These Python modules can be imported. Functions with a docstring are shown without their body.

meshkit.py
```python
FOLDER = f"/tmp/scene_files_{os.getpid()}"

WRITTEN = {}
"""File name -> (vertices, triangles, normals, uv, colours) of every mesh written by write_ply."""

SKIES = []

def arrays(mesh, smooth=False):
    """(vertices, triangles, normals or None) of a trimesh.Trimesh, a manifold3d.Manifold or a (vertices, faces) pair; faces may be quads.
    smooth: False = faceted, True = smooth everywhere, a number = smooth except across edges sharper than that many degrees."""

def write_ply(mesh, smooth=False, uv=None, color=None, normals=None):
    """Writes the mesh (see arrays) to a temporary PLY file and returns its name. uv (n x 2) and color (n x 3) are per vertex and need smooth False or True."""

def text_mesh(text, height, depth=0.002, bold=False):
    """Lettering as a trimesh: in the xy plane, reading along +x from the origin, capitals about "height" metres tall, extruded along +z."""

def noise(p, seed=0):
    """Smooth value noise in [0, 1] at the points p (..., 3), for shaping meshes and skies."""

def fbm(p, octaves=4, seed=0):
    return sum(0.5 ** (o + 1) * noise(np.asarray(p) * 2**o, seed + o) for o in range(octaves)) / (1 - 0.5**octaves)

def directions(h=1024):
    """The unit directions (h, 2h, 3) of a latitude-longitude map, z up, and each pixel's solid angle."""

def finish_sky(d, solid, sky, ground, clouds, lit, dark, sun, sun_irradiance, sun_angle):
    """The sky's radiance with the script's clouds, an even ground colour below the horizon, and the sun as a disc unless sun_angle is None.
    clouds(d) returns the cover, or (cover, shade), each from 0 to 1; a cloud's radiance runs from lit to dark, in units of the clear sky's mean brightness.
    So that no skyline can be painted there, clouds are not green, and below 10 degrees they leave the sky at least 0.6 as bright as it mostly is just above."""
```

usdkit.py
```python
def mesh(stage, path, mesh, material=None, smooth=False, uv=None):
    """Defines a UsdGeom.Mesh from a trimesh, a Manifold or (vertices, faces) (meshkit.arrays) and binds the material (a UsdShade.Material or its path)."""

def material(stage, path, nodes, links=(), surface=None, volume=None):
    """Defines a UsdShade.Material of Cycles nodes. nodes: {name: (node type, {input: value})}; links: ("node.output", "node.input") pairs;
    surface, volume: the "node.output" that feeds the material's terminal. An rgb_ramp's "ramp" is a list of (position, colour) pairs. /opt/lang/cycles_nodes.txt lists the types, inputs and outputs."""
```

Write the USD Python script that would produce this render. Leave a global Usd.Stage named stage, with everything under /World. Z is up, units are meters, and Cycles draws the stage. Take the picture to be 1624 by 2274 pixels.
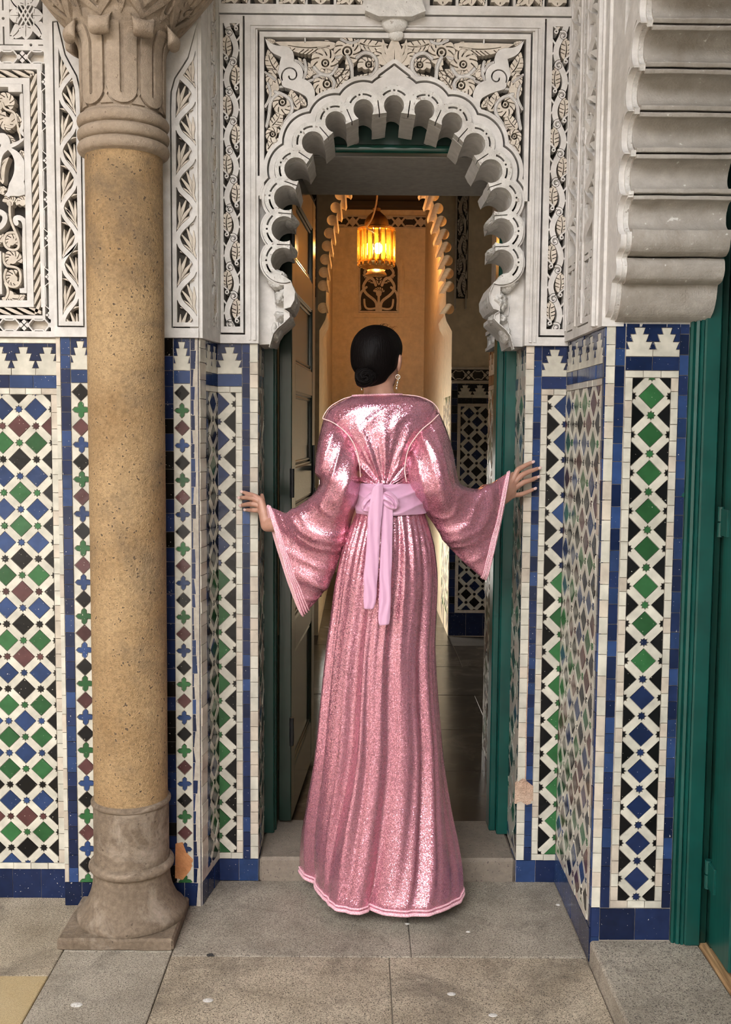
import math, random
import numpy as np, trimesh, shapely, manifold3d as m3
from shapely.geometry import Polygon, LineString, Point, MultiPolygon, box
from shapely.ops import unary_union
from shapely import affinity
import usdkit, meshkit
from pxr import Usd, UsdGeom, UsdLux, UsdShade, Gf, Sdf

stage = Usd.Stage.CreateInMemory()
UsdGeom.SetStageUpAxis(stage, UsdGeom.Tokens.z)
UsdGeom.SetStageMetersPerUnit(stage, 1.0)
UsdGeom.Xform.Define(stage, '/World')
UsdGeom.Scope.Define(stage, '/World/Looks')
rng = random.Random(7)
nrng = np.random.default_rng(7)

# ---------------------------------------------------------------- camera
W_PX, H_PX, F_PX = 1624, 2274, 2250.0
CAM_H, PITCH, YAW, ROLL = 1.49, 4.7, 0.3, 0.45
def camera_axes():
    t, p, q = (math.radians(a) for a in (PITCH, YAW, ROLL))
    fw = np.array([math.sin(p) * math.cos(t), math.cos(p) * math.cos(t), -math.sin(t)])
    r = np.array([math.cos(p), -math.sin(p), 0.0])
    u = np.cross(r, fw)
    return fw, r * math.cos(q) + u * math.sin(q), u * math.cos(q) - r * math.sin(q)
FW, RT, UP = camera_axes()
CAM = np.array([0.0, 0.0, CAM_H])
cam = UsdGeom.Camera.Define(stage, '/World/camera')
cam.AddTransformOp().Set(Gf.Matrix4d(*RT, 0, *UP, 0, *(-FW), 0, *CAM, 1))
cam.CreateHorizontalApertureAttr(36.0)
cam.CreateVerticalApertureAttr(36.0 * H_PX / W_PX)
cam.CreateFocalLengthAttr(36.0 * F_PX / W_PX)
cam.CreateClippingRangeAttr(Gf.Vec2f(0.05, 100))
EXPOSURE = 1.95
cam.CreateExposureAttr(EXPOSURE)

# measuring helpers: a direction measured in the photograph meets a real plane of the place
def ray(px, py): return FW + RT * (px - 812.0) / F_PX + UP * (1137.0 - py) / F_PX
def at_y(px, py, Y): d = ray(px, py); return CAM + d * (Y / d[1])
def at_x(px, py, X): d = ray(px, py); return CAM + d * (X / d[0])
def at_z(px, py, Z): d = ray(px, py); return CAM + d * ((Z - CAM_H) / d[2])

# ---------------------------------------------------------------- light: an overcast sky over an open courtyard, one lantern and an added glowing pane indoors
def sky():
    d = UsdLux.DomeLight.Define(stage, '/World/sky')
    d.CreateIntensityAttr(1.0)
    d.CreateColorAttr(Gf.Vec3f(0.98, 0.98, 1.0))
    d.CreateExposureAttr(0.0)
    return d
SKY = sky()
# ---------------------------------------------------------------- naming, tagging, meshes
_names = {}
def free_name(parent, name):
    k = (parent, name); n = _names.get(k, 0); _names[k] = n + 1
    return name if n == 0 else f'{name}_{n:03d}'
def path_of(p): return '/World' if p is None else str(p.GetPath())
def tag(prim, label=None, cat=None, group=None, kind=None):
    for k, v in (('label', label), ('category', cat), ('group', group), ('kind', kind)):
        if v: prim.SetCustomDataByKey(k, v)
    return prim
def thing(name, label=None, cat=None, group=None, kind=None, loc=None):
    x = UsdGeom.Xform.Define(stage, '/World/' + free_name('/World', name))
    if loc is not None: x.AddTranslateOp().Set(Gf.Vec3d(*map(float, loc)))
    return tag(x.GetPrim(), label, cat, group, kind)
def obj(name, mesh, mat, parent=None, label=None, smooth=False, kind=None, uv=None):
    pp = path_of(parent)
    m = usdkit.mesh(stage, pp + '/' + free_name(pp, name), mesh, M[mat] if isinstance(mat, str) else mat, smooth=smooth, uv=uv)
    return tag(m.GetPrim(), label, None, None, kind)
def cat_meshes(ms): return trimesh.util.concatenate([m for m in ms if m is not None])
def polys(g):
    if g is None or g.is_empty: return []
    if g.geom_type == 'Polygon': return [g]
    return [p for p in getattr(g, 'geoms', []) if p.geom_type == 'Polygon' and p.area > 0]
class Frame:
    """a wall plane: u runs along it, v up it, depth d goes INTO the wall (negative = proud of it)"""
    def __init__(s, O, U, V, N): s.O, s.U, s.V, s.N = (np.asarray(a, float) for a in (O, U, V, N))
    def pt(s, u, v, d=0.0): return s.O + s.U * u + s.V * v + s.N * d
    def map(s, uvd): uvd = np.asarray(uvd, float); return s.O + uvd[:, :1] * s.U + uvd[:, 1:2] * s.V + uvd[:, 2:3] * s.N
def prism(poly, fr, d0, d1, tilt=None, open_back=True):
    """polygon in (u, v) extruded from depth d0 (front) to d1 (back)"""
    out = []
    for p in polys(poly):
        p = shapely.make_valid(p.buffer(0))
        for q in polys(p):
            if q.area < 1e-9: continue
            v2, f2 = trimesh.creation.triangulate_polygon(q, engine='earcut')
            v2 = np.asarray(v2); f2 = np.asarray(f2); n = len(v2)
            if len(f2) == 0: continue
            a = v2[f2[:, 1]] - v2[f2[:, 0]]; b = v2[f2[:, 2]] - v2[f2[:, 0]]
            flip = (a[:, 0] * b[:, 1] - a[:, 1] * b[:, 0]) < 0
            f2 = f2.copy(); f2[flip] = f2[flip][:, ::-1]
            V = [np.column_stack([v2, np.full(n, d0)])]; F = [f2]
            if tilt is not None:
                c = v2.mean(0); V[0][:, 2] += (v2 - c) @ np.asarray(tilt)
            k = n
            for ring in [q.exterior] + list(q.interiors):
                r = np.asarray(ring.coords)[:-1, :2]
                A = LineString(ring.coords).is_ccw if False else (np.sum(r[:, 0] * np.roll(r[:, 1], -1) - np.roll(r[:, 0], -1) * r[:, 1]) > 0)
                ext = ring is q.exterior
                if A != ext: r = r[::-1]
                m = len(r); dd = np.full(m, d0)
                if tilt is not None: dd = dd + (r - c) @ np.asarray(tilt)
                V.append(np.column_stack([r, dd])); V.append(np.column_stack([r, np.full(m, d1)]))
                i = np.arange(m); j = (i + 1) % m
                F.append(np.column_stack([k + i, k + m + j, k + j])); F.append(np.column_stack([k + i, k + m + i, k + m + j]))
                k += 2 * m
            if not open_back:
                V.append(np.column_stack([v2, np.full(n, d1)])); F.append(f2[:, ::-1] + k)
            V = fr.map(np.vstack(V)); F = np.vstack(F)
            # in (u, v, into-the-wall) a counter-clockwise face looks into the wall when U x V = N; make it look out
            if np.dot(np.cross(fr.U, fr.V), fr.N) > 0: F = F[:, ::-1]
            out.append(trimesh.Trimesh(V, F, process=False))
    return cat_meshes(out) if out else None
def boxm(x0, x1, y0, y1, z0, z1):
    b = trimesh.creation.box((x1 - x0, y1 - y0, z1 - z0)); b.apply_translation(((x0 + x1) / 2, (y0 + y1) / 2, (z0 + z1) / 2)); return b
def bevel_box(x0, x1, y0, y1, z0, z1, r=0.004):
    r = min(r, (x1 - x0) / 2.1, (y1 - y0) / 2.1, (z1 - z0) / 2.1)
    pts = []
    for x, sx in ((x0, 1), (x1, -1)):
        for y, sy in ((y0, 1), (y1, -1)):
            for z, sz in ((z0, 1), (z1, -1)):
                pts += [(x + sx * r, y + sy * r, z), (x + sx * r, y, z + sz * r), (x, y + sy * r, z + sz * r)]
    return trimesh.convex.convex_hull(np.array(pts))
def lathe(profile, seg=64, centre=(0, 0, 0), a0=0, a1=2 * math.pi):
    p = np.asarray(profile, float); n = len(p); full = abs(a1 - a0 - 2 * math.pi) < 1e-6
    m = seg if full else seg + 1
    th = a0 + (a1 - a0) * np.arange(m) / seg
    V = np.stack([np.outer(np.cos(th), p[:, 0]), np.outer(np.sin(th), p[:, 0]), np.tile(p[:, 1], (m, 1))], -1).reshape(-1, 3) + np.asarray(centre)
    F = []
    for i in range(seg):
        a = i * n; b = ((i + 1) % m) * n
        j = np.arange(n - 1)
        F.append(np.column_stack([a + j, b + j, b + j + 1])); F.append(np.column_stack([a + j, b + j + 1, a + j + 1]))
    return trimesh.Trimesh(V, np.vstack(F), process=False)
def tube(pts, r, seg=8, closed=False, caps=True):
    pts = np.asarray(pts, float); n = len(pts); r = np.broadcast_to(np.asarray(r, float), (n,))
    t = np.gradient(pts, axis=0)
    if closed: t = np.roll(pts, -1, 0) - np.roll(pts, 1, 0)
    t /= np.maximum(np.linalg.norm(t, axis=1, keepdims=True), 1e-12)
    a = np.cross(t[0], [0.3, 0.2, 0.93]); 
    if np.linalg.norm(a) < 1e-3: a = np.cross(t[0], [1, 0, 0])
    a /= np.linalg.norm(a); A = []
    for i in range(n):
        a = a - t[i] * (a @ t[i]); a /= np.linalg.norm(a); A.append(a)
    A = np.array(A); B = np.cross(t, A)
    th = 2 * np.pi * np.arange(seg) / seg
    V = (pts[:, None] + r[:, None, None] * (np.cos(th)[None, :, None] * A[:, None] + np.sin(th)[None, :, None] * B[:, None])).reshape(-1, 3)
    F = []
    for i in range(n if closed else n - 1):
        k = i * seg; l = ((i + 1) % n) * seg; j = np.arange(seg); j2 = (j + 1) % seg
        F.append(np.column_stack([k + j, k + j2, l + j2])); F.append(np.column_stack([k + j, l + j2, l + j]))
    V = list(V)
    if caps and not closed:
        for base, c, fl in ((0, pts[0], True), ((n - 1) * seg, pts[-1], False)):
            V.append(c); j = np.arange(seg); j2 = (j + 1) % seg; q = np.full(seg, len(V) - 1)
            F.append(np.column_stack([q, base + j2, base + j] if fl else [q, base + j, base + j2]))
    return trimesh.Trimesh(np.array(V), np.vstack(F), process=False)
def grid_mesh(P, close_u=False, close_v=False):
    """P: (nu, nv, 3) points -> mesh"""
    nu, nv = P.shape[:2]; iu = np.arange(nu if close_u else nu - 1); iv = np.arange(nv if close_v else nv - 1)
    a, b = np.meshgrid(iu, iv, indexing='ij'); a2, b2 = (a + 1) % nu, (b + 1) % nv
    q = np.stack([a * nv + b, a2 * nv + b, a2 * nv + b2, a * nv + b2], -1).reshape(-1, 4)
    return trimesh.Trimesh(P.reshape(-1, 3), np.vstack([q[:, [0, 1, 2]], q[:, [0, 2, 3]]]), process=False)
def spline(keys, t):
    """Catmull-Rom through (t_k, values...) rows, monotone in t"""
    from scipy.interpolate import PchipInterpolator
    k = np.asarray(keys, float); return PchipInterpolator(k[:, 0], k[:, 1:], axis=0)(t)
def curve(pts, n=24, closed=False):
    from scipy.interpolate import CubicSpline
    p = np.asarray(pts, float)
    if closed: p = np.vstack([p, p[:1]])
    s = np.r_[0, np.cumsum(np.sqrt(np.linalg.norm(np.diff(p, axis=0), axis=1)))]
    return CubicSpline(s, p, bc_type='periodic' if closed else 'natural')(np.linspace(0, s[-1], n))
def band(pts, w, n=24, cap=2):
    """a ribbon polygon along a smooth curve; w: a width or a list of widths along it"""
    c = curve(pts, n); w = np.interp(np.linspace(0, 1, n), np.linspace(0, 1, np.size(w)) if np.size(w) > 1 else [0, 1], w if np.size(w) > 1 else [w, w])
    t = np.gradient(c, axis=0); t /= np.maximum(np.linalg.norm(t, axis=1, keepdims=True), 1e-12); nn = np.column_stack([-t[:, 1], t[:, 0]])
    out = []
    for i in range(n - 1):
        q = Polygon([c[i] + nn[i] * w[i] / 2, c[i + 1] + nn[i + 1] * w[i + 1] / 2, c[i + 1] - nn[i + 1] * w[i + 1] / 2, c[i] - nn[i] * w[i] / 2])
        out.append(q.convex_hull)
        out.append(Point(c[i]).buffer(max(w[i], 1e-6) / 2, 6))
    out.append(Point(c[-1]).buffer(max(w[-1], 1e-6) / 2, 6))
    return unary_union(out)
def spiral(c, r0, r1, a0, turns, n=28):
    t = np.linspace(0, 1, n); r = r0 + (r1 - r0) * t; a = math.radians(a0) + turns * 2 * math.pi * t
    return np.column_stack([c[0] + r * np.cos(a), c[1] + r * np.sin(a)])
def leaf(p0, p1, w, bend=0.0, veins=5, slit=0.06, side=0):
    """pointed leaf from stem p0 to tip p1 with carved vein slits"""
    p0, p1 = np.asarray(p0, float), np.asarray(p1, float); d = p1 - p0; L = np.linalg.norm(d); t = d / L; n = np.array([-t[1], t[0]])
    s = np.linspace(0, 1, 15)
    mid = p0 + np.outer(s, d) + np.outer(np.sin(np.pi * s) * bend * L, n)
    half = w * 0.5 * np.sin(np.pi * s ** 0.8) ** 0.85
    P = Polygon(np.vstack([mid + n * half[:, None], (mid - n * half[:, None])[::-1]])).buffer(0)
    slit *= 1.25; cuts = [band(mid[2:12], [slit * L, slit * L * .5], 8)]
    for k in range(veins):
        f = 0.22 + 0.6 * k / max(1, veins - 1); i = int(f * 14)
        for sg in ((-1, 1) if side == 0 else (side,)):
            a = mid[i]; b = mid[i] + t * L * .14 + sg * n * w * .55
            cuts.append(LineString([a + (b - a) * .25, b]).buffer(slit * L * .33, 2))
    return P.difference(unary_union(cuts))
def fan(c, r, a0, a1, k=7, inner=0.42, slit=0.095, swirl=.5):
    """round curled leaf: gently scalloped disc sector with swirling vein slits from a spiral eye"""
    c = np.asarray(c, float); A = np.linspace(math.radians(a0), math.radians(a1), k * 6 + 1); span = A[-1] - A[0]
    rr = r * (.93 + .07 * np.abs(np.sin((A - A[0]) / span * math.pi * k)) ** .6)
    P = Polygon(np.vstack([np.column_stack([c[0] + rr * np.cos(A), c[1] + rr * np.sin(A)])] + ([] if span > 6.0 else [c[None]]))).buffer(0).union(Point(c).buffer(r * inner * 1.05, 10))
    cuts = []
    for m in np.linspace(A[0], A[-1], k + 1)[(0 if span > 6 else 1):-1]:
        t = np.linspace(0, 1, 7); q = r * (inner + .10 + (1.04 - inner - .10) * t); aa = m - swirl * (1 - t) ** 1.5
        cuts.append(LineString(np.column_stack([c[0] + q * np.cos(aa), c[1] + q * np.sin(aa)])).buffer(r * slit * .5, 2))
    return P.difference(unary_union(cuts))
# ---------------------------------------------------------------- materials
M = {}
def mat(name, nodes, links, surface='p.BSDF', volume=None):
    M[name] = usdkit.material(stage, '/World/Looks/' + name, nodes, links, surface=surface, volume=volume)
def stone_like(name, base, var, rough=0.75, s1=3.0, s2=45.0, bump=0.25, dist=0.004, stain=None, stain_scale=1.4, stain_amt=.5, pores=None, spec=.3, s3=180.0, con=.22):
    """noise-mottled mineral surface, optional stains and pores"""
    N = {'g': ('geometry', {}), 'n1': ('noise_texture', {'scale': s1, 'detail': 6.0, 'roughness': .6}), 'n2': ('noise_texture', {'scale': s2, 'detail': 5.0, 'roughness': .65}),
         'n3': ('noise_texture', {'scale': s3, 'detail': 3.0}),
         'r1': ('rgb_ramp', {'ramp': [(0.3, base), (0.7, var)]}), 'r2': ('rgb_ramp', {'ramp': [(0.30, (1 - con,) * 3), (0.70, (1 + .5 * con,) * 3)]}),
         'mx': ('mix', {'mix_type': 'multiply', 'fac': 0.8}),
         'ad': ('math', {'math_type': 'add'}), 'b': ('bump', {'strength': bump, 'distance': dist}),
         'p': ('principled_bsdf', {'roughness': rough, 'specular_ior_level': spec})}
    L = [('g.position', 'n1.vector'), ('g.position', 'n2.vector'), ('g.position', 'n3.vector'), ('n1.fac', 'r1.fac'), ('n2.fac', 'r2.fac'), ('r1.color', 'mx.color1'), ('r2.color', 'mx.color2'),
         ('n2.fac', 'ad.value1'), ('n3.fac', 'ad.value2'), ('ad.value', 'b.height'), ('b.normal', 'p.normal')]
    last = 'mx.color'
    if stain:
        N['ns'] = ('noise_texture', {'scale': stain_scale, 'detail': 7.0, 'roughness': .7, 'distortion': .6}); N['rs'] = ('rgb_ramp', {'ramp': [(0.5, (0, 0, 0)), (0.68, (stain_amt,) * 3)]})
        N['ms'] = ('mix', {'color2': stain}); N['bw'] = ('rgb_to_bw', {})
        L += [('g.position', 'ns.vector'), ('ns.fac', 'rs.fac'), ('rs.color', 'bw.color'), ('bw.val', 'ms.fac'), (last, 'ms.color1')]; last = 'ms.color'
    if pores:
        sc, lo, hi, col = pores
        N['np'] = ('noise_texture', {'scale': sc, 'detail': 2.0, 'roughness': .5}); N['rp'] = ('rgb_ramp', {'ramp': [(lo, (0, 0, 0)), (hi, (1, 1, 1))]}); N['bp'] = ('rgb_to_bw', {}); N['mp'] = ('mix', {'color2': col})
        L += [('g.position', 'np.vector'), ('np.fac', 'rp.fac'), ('rp.color', 'bp.color'), ('bp.val', 'mp.fac'), (last, 'mp.color1')]; last = 'mp.color'
    L.append((last, 'p.base_color'))
    mat(name, N, L)
stone_like('plaster', (.50, .475, .445), (.59, .57, .545), .82, 2.2, 26, .22, .003, stain=(.34, .305, .26), stain_scale=2.6, stain_amt=.5)
stone_like('plaster_worn', (.50, .48, .445), (.60, .585, .555), .85, 5, 40, .5, .006, stain=(.33, .30, .265), stain_scale=7, stain_amt=.5, pores=(90, .66, .72, (.28, .25, .22)))
stone_like('plaster_darker', (.30, .27, .235), (.40, .37, .335), .8, 3, 30, .35, .004, stain=(.20, .165, .13), stain_scale=4, stain_amt=.6, pores=(60, .70, .76, (.56, .54, .51)))  # darker, warmer plaster for the side arch soffit
stone_like('sandstone_base', (.125, .092, .062), (.21, .16, .115), .85, 6, 70, .6, .004, stain=(.40, .335, .27), stain_scale=9, stain_amt=.55, pores=(85, .70, .76, (.07, .05, .035)), s3=260, con=.45)
stone_like('plaster_cream', (.47, .41, .34), (.54, .485, .41), .8, 5, 40, .2, .003)
stone_like('mortar_and_shade', (.035, .030, .026), (.05, .044, .038), .95, 6, 60, .4, .003)  # dark colour painting the shade behind carving; also the inner floor bedding
stone_like('grout', (.34, .30, .25), (.46, .41, .34), .92, 9, 70, .5, .002)
stone_like('bare_mortar', (.42, .27, .19), (.55, .40, .30), .95, 9, 60, .9, .008)
stone_like('terracotta', (.40, .15, .06), (.52, .24, .10), .9, 9, 60, .7, .004)
stone_like('sandstone', (.27, .168, .078), (.42, .29, .155), .82, 4, 95, .9, .004, stain=(.12, .09, .06), stain_scale=3.4, stain_amt=.75, pores=(95, .64, .70, (.085, .06, .038)), s3=260, con=.5)
stone_like('sandstone_worn', (.255, .195, .14), (.36, .29, .22), .85, 6, 70, .6, .004, stain=(.13, .10, .075), stain_scale=5, stain_amt=.6, pores=(85, .70, .76, (.15, .11, .08)), s3=260)
stone_like('paving', (.36, .295, .21), (.58, .495, .375), .72, 5, 160, .9, .004, stain=(.165, .138, .105), stain_scale=4.5, stain_amt=.85, pores=(300, .565, .61, (.10, .082, .062)), s3=700, con=.5)
stone_like('paving_grey', (.31, .268, .208), (.50, .445, .36), .7, 5, 160, .9, .004, stain=(.145, .125, .10), stain_scale=3.8, stain_amt=.8, pores=(300, .575, .62, (.095, .082, .068)), s3=700, con=.5)
stone_like('paving_gold', (.36, .26, .12), (.42, .34, .21), .7, 4, 150, .5, .0025, stain=(.33, .25, .14), stain_scale=4, stain_amt=.5, pores=(430, .58, .63, (.20, .15, .08)), s3=700)
stone_like('step_stone', (.17, .14, .11), (.25, .21, .165), .75, 4, 60, .6, .004, stain=(.13, .11, .09), stain_scale=5, stain_amt=.6, pores=(120, .63, .69, (.11, .09, .075)))
stone_like('stucco', (.33, .29, .24), (.38, .34, .28), .85)
stone_like('marble_dark', (.022, .018, .014), (.062, .052, .040), .22, 3, 14, .1, .002, stain=(.20, .175, .14), stain_scale=6, stain_amt=.35, spec=.5)
stone_like('cream_wall', (.62, .51, .36), (.68, .57, .41), .8, 2.5, 18, .15, .003, stain=(.46, .36, .23), stain_scale=2.4, stain_amt=.4)
stone_like('soffit_plaster', (.34, .32, .29), (.38, .36, .335), .7, 4, 40, .15, .002)

def glaze(name, col, rough=0.16, vary=0.35, bump=.35):
    """hand-glazed zellij: a little colour drift from tile to tile, specks, a wavy gloss"""
    N = {'g': ('geometry', {}), 'oi': ('object_info', {}), 'mr': ('map_range', {'from_min': 0., 'from_max': 1., 'to_min': 1 - vary, 'to_max': 1 + vary}),
         'hs': ('hsv', {'hue': .5, 'saturation': 1.0, 'color': col}),
         'n1': ('noise_texture', {'scale': 28.0, 'detail': 4.0}), 'r1': ('rgb_ramp', {'ramp': [(.3, (.74, .74, .74)), (.7, (1.12, 1.12, 1.12))]}), 'mx': ('mix', {'mix_type': 'multiply', 'fac': .8}),
         'np': ('noise_texture', {'scale': 170.0, 'detail': 1.0}), 'rp': ('rgb_ramp', {'ramp': [(.735, (0, 0, 0)), (.76, (.8, .8, .8))]}), 'bp': ('rgb_to_bw', {}), 'mp': ('mix', {'color2': (.55, .5, .42)}),
         'nb': ('noise_texture', {'scale': 34.0, 'detail': 2.0}), 'b': ('bump', {'strength': bump, 'distance': .0022}),
         'p': ('principled_bsdf', {'roughness': rough, 'specular_ior_level': .30})}
    L = [('g.position', 'n1.vector'), ('g.position', 'np.vector'), ('g.position', 'nb.vector'), ('oi.random', 'mr.value'), ('mr.result', 'hs.value'), ('hs.color', 'mx.color1'), ('n1.fac', 'r1.fac'), ('r1.color', 'mx.color2'),
         ('np.fac', 'rp.fac'), ('rp.color', 'bp.color'), ('bp.val', 'mp.fac'), ('mx.color', 'mp.color1'), ('mp.color', 'p.base_color'), ('nb.fac', 'b.height'), ('b.normal', 'p.normal')]
    mat(name, N, L)
glaze('glaze_navy', (.010, .019, .060), vary=.4)
glaze('glaze_blue', (.020, .043, .120), vary=.35)
glaze('glaze_green', (.026, .100, .034), vary=.3)
glaze('glaze_black', (.005, .005, .0055), vary=.3)
glaze('glaze_maroon', (.075, .030, .030), vary=.3)
glaze('glaze_white', (.50, .475, .40), rough=.2, vary=.10)
glaze('glaze_ivory', (.47, .41, .335), rough=.22, vary=.10)

def paint(name, col, rough=.3, bump=.25):
    N = {'g': ('geometry', {}), 'm': ('mapping', {'scale': (1, 1, .08)}), 'n': ('noise_texture', {'scale': 60.0, 'detail': 3.0}), 'n2': ('noise_texture', {'scale': 9.0, 'detail': 5.0}),
         'r': ('rgb_ramp', {'ramp': [(.3, tuple(.75 * c for c in col)), (.7, tuple(1.15 * c for c in col))]}), 'b': ('bump', {'strength': bump, 'distance': .002}), 'p': ('principled_bsdf', {'roughness': rough})}
    mat(name, N, [('g.position', 'm.vector'), ('m.vector', 'n.vector'), ('g.position', 'n2.vector'), ('n2.fac', 'r.fac'), ('r.color', 'p.base_color'), ('n.fac', 'b.height'), ('b.normal', 'p.normal')])
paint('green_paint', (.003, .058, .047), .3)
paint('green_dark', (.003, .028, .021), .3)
paint('cedar', (.10, .055, .028), .6)
paint('green_gloss', (.01, .06, .045), .10, .1)
paint('door_paint', (.008, .020, .014), .20, .2)
paint('black_iron', (.012, .012, .012), .4)
N = {'g': ('geometry', {}), 'm': ('mapping', {'scale': (30, 1.5, 8), 'rotation': (0, 0, -.35)}), 'w': ('noise_texture', {'scale': 5.0, 'detail': 5.0, 'distortion': .8}), 'r': ('rgb_ramp', {'ramp': [(.3, (.16, .085, .035)), (.7, (.42, .27, .13))]}), 'b': ('bump', {'strength': .5, 'distance': .003}), 'p': ('principled_bsdf', {'roughness': .65})}
mat('wood', N, [('g.position', 'm.vector'), ('m.vector', 'w.vector'), ('w.fac', 'r.fac'), ('r.color', 'p.base_color'), ('w.fac', 'b.height'), ('b.normal', 'p.normal')])
mat('dark_ceiling', {'p': ('principled_bsdf', {'base_color': (.018, .010, .006), 'roughness': .6})}, [])
mat('brass', {'g': ('geometry', {}), 'n': ('noise_texture', {'scale': 60.0}), 'r': ('rgb_ramp', {'ramp': [(.3, (.36, .21, .07)), (.7, (.55, .36, .14))]}), 'p': ('principled_bsdf', {'metallic': 1.0, 'roughness': .35})}, [('g.position', 'n.vector'), ('n.fac', 'r.fac'), ('r.color', 'p.base_color')])
mat('brass_dark', {'p': ('principled_bsdf', {'base_color': (.20, .11, .04), 'metallic': .9, 'roughness': .45})}, [])
mat('amber_glass', {'f': ('fresnel', {'IOR': 1.45}), 't': ('transparent_bsdf', {'color': (.80, .55, .17)}), 'tl': ('translucent_bsdf', {'color': (.95, .70, .25)}), 'gl': ('glossy_bsdf', {'color': (1, .95, .85), 'roughness': .08}), 'm1': ('mix_closure', {'fac': .035}), 'm2': ('mix_closure', {})},
    [('t.BSDF', 'm1.closure1'), ('tl.BSDF', 'm1.closure2'), ('f.fac', 'm2.fac'), ('m1.closure', 'm2.closure1'), ('gl.BSDF', 'm2.closure2')], surface='m2.closure')
mat('bulb_glow', {'e': ('emission', {'color': (1.0, .74, .42), 'strength': 250.0})}, [], surface='e.emission')
mat('added_pane_glow', {'e': ('emission', {'color': (1.0, .95, .86), 'strength': 6.0})}, [], surface='e.emission')  # emission of the pane added in the corridor
mat('cable', {'p': ('principled_bsdf', {'base_color': (.55, .45, .30), 'roughness': .5})}, [])
mat('skin', {'g': ('geometry', {}), 'n': ('noise_texture', {'scale': 40.0, 'detail': 4.0}), 'r': ('rgb_ramp', {'ramp': [(.3, (.37, .19, .133)), (.7, (.46, .25, .18))]}), 'p': ('principled_bsdf', {'roughness': .5, 'subsurface_weight': .12, 'subsurface_scale': .008, 'subsurface_radius': (1, .35, .2)})}, [('g.position', 'n.vector'), ('n.fac', 'r.fac'), ('r.color', 'p.base_color')])
mat('nail', {'p': ('principled_bsdf', {'base_color': (.66, .46, .42), 'roughness': .15})}, [])
mat('hair', {'g': ('geometry', {}), 'm': ('mapping', {'scale': (1, 1, .15), 'rotation': (.5, .6, 0)}), 'n': ('noise_texture', {'scale': 260.0, 'detail': 2.0}), 'b': ('bump', {'strength': .6, 'distance': .0025}), 'p': ('principled_bsdf', {'base_color': (.003, .002, .002), 'roughness': .5, 'specular_ior_level': .07})},
    [('g.position', 'm.vector'), ('m.vector', 'n.vector'), ('n.fac', 'b.height'), ('b.normal', 'p.normal')])
mat('silver', {'p': ('principled_bsdf', {'base_color': (.75, .68, .58), 'metallic': 1.0, 'roughness': .22})}, [])
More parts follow.
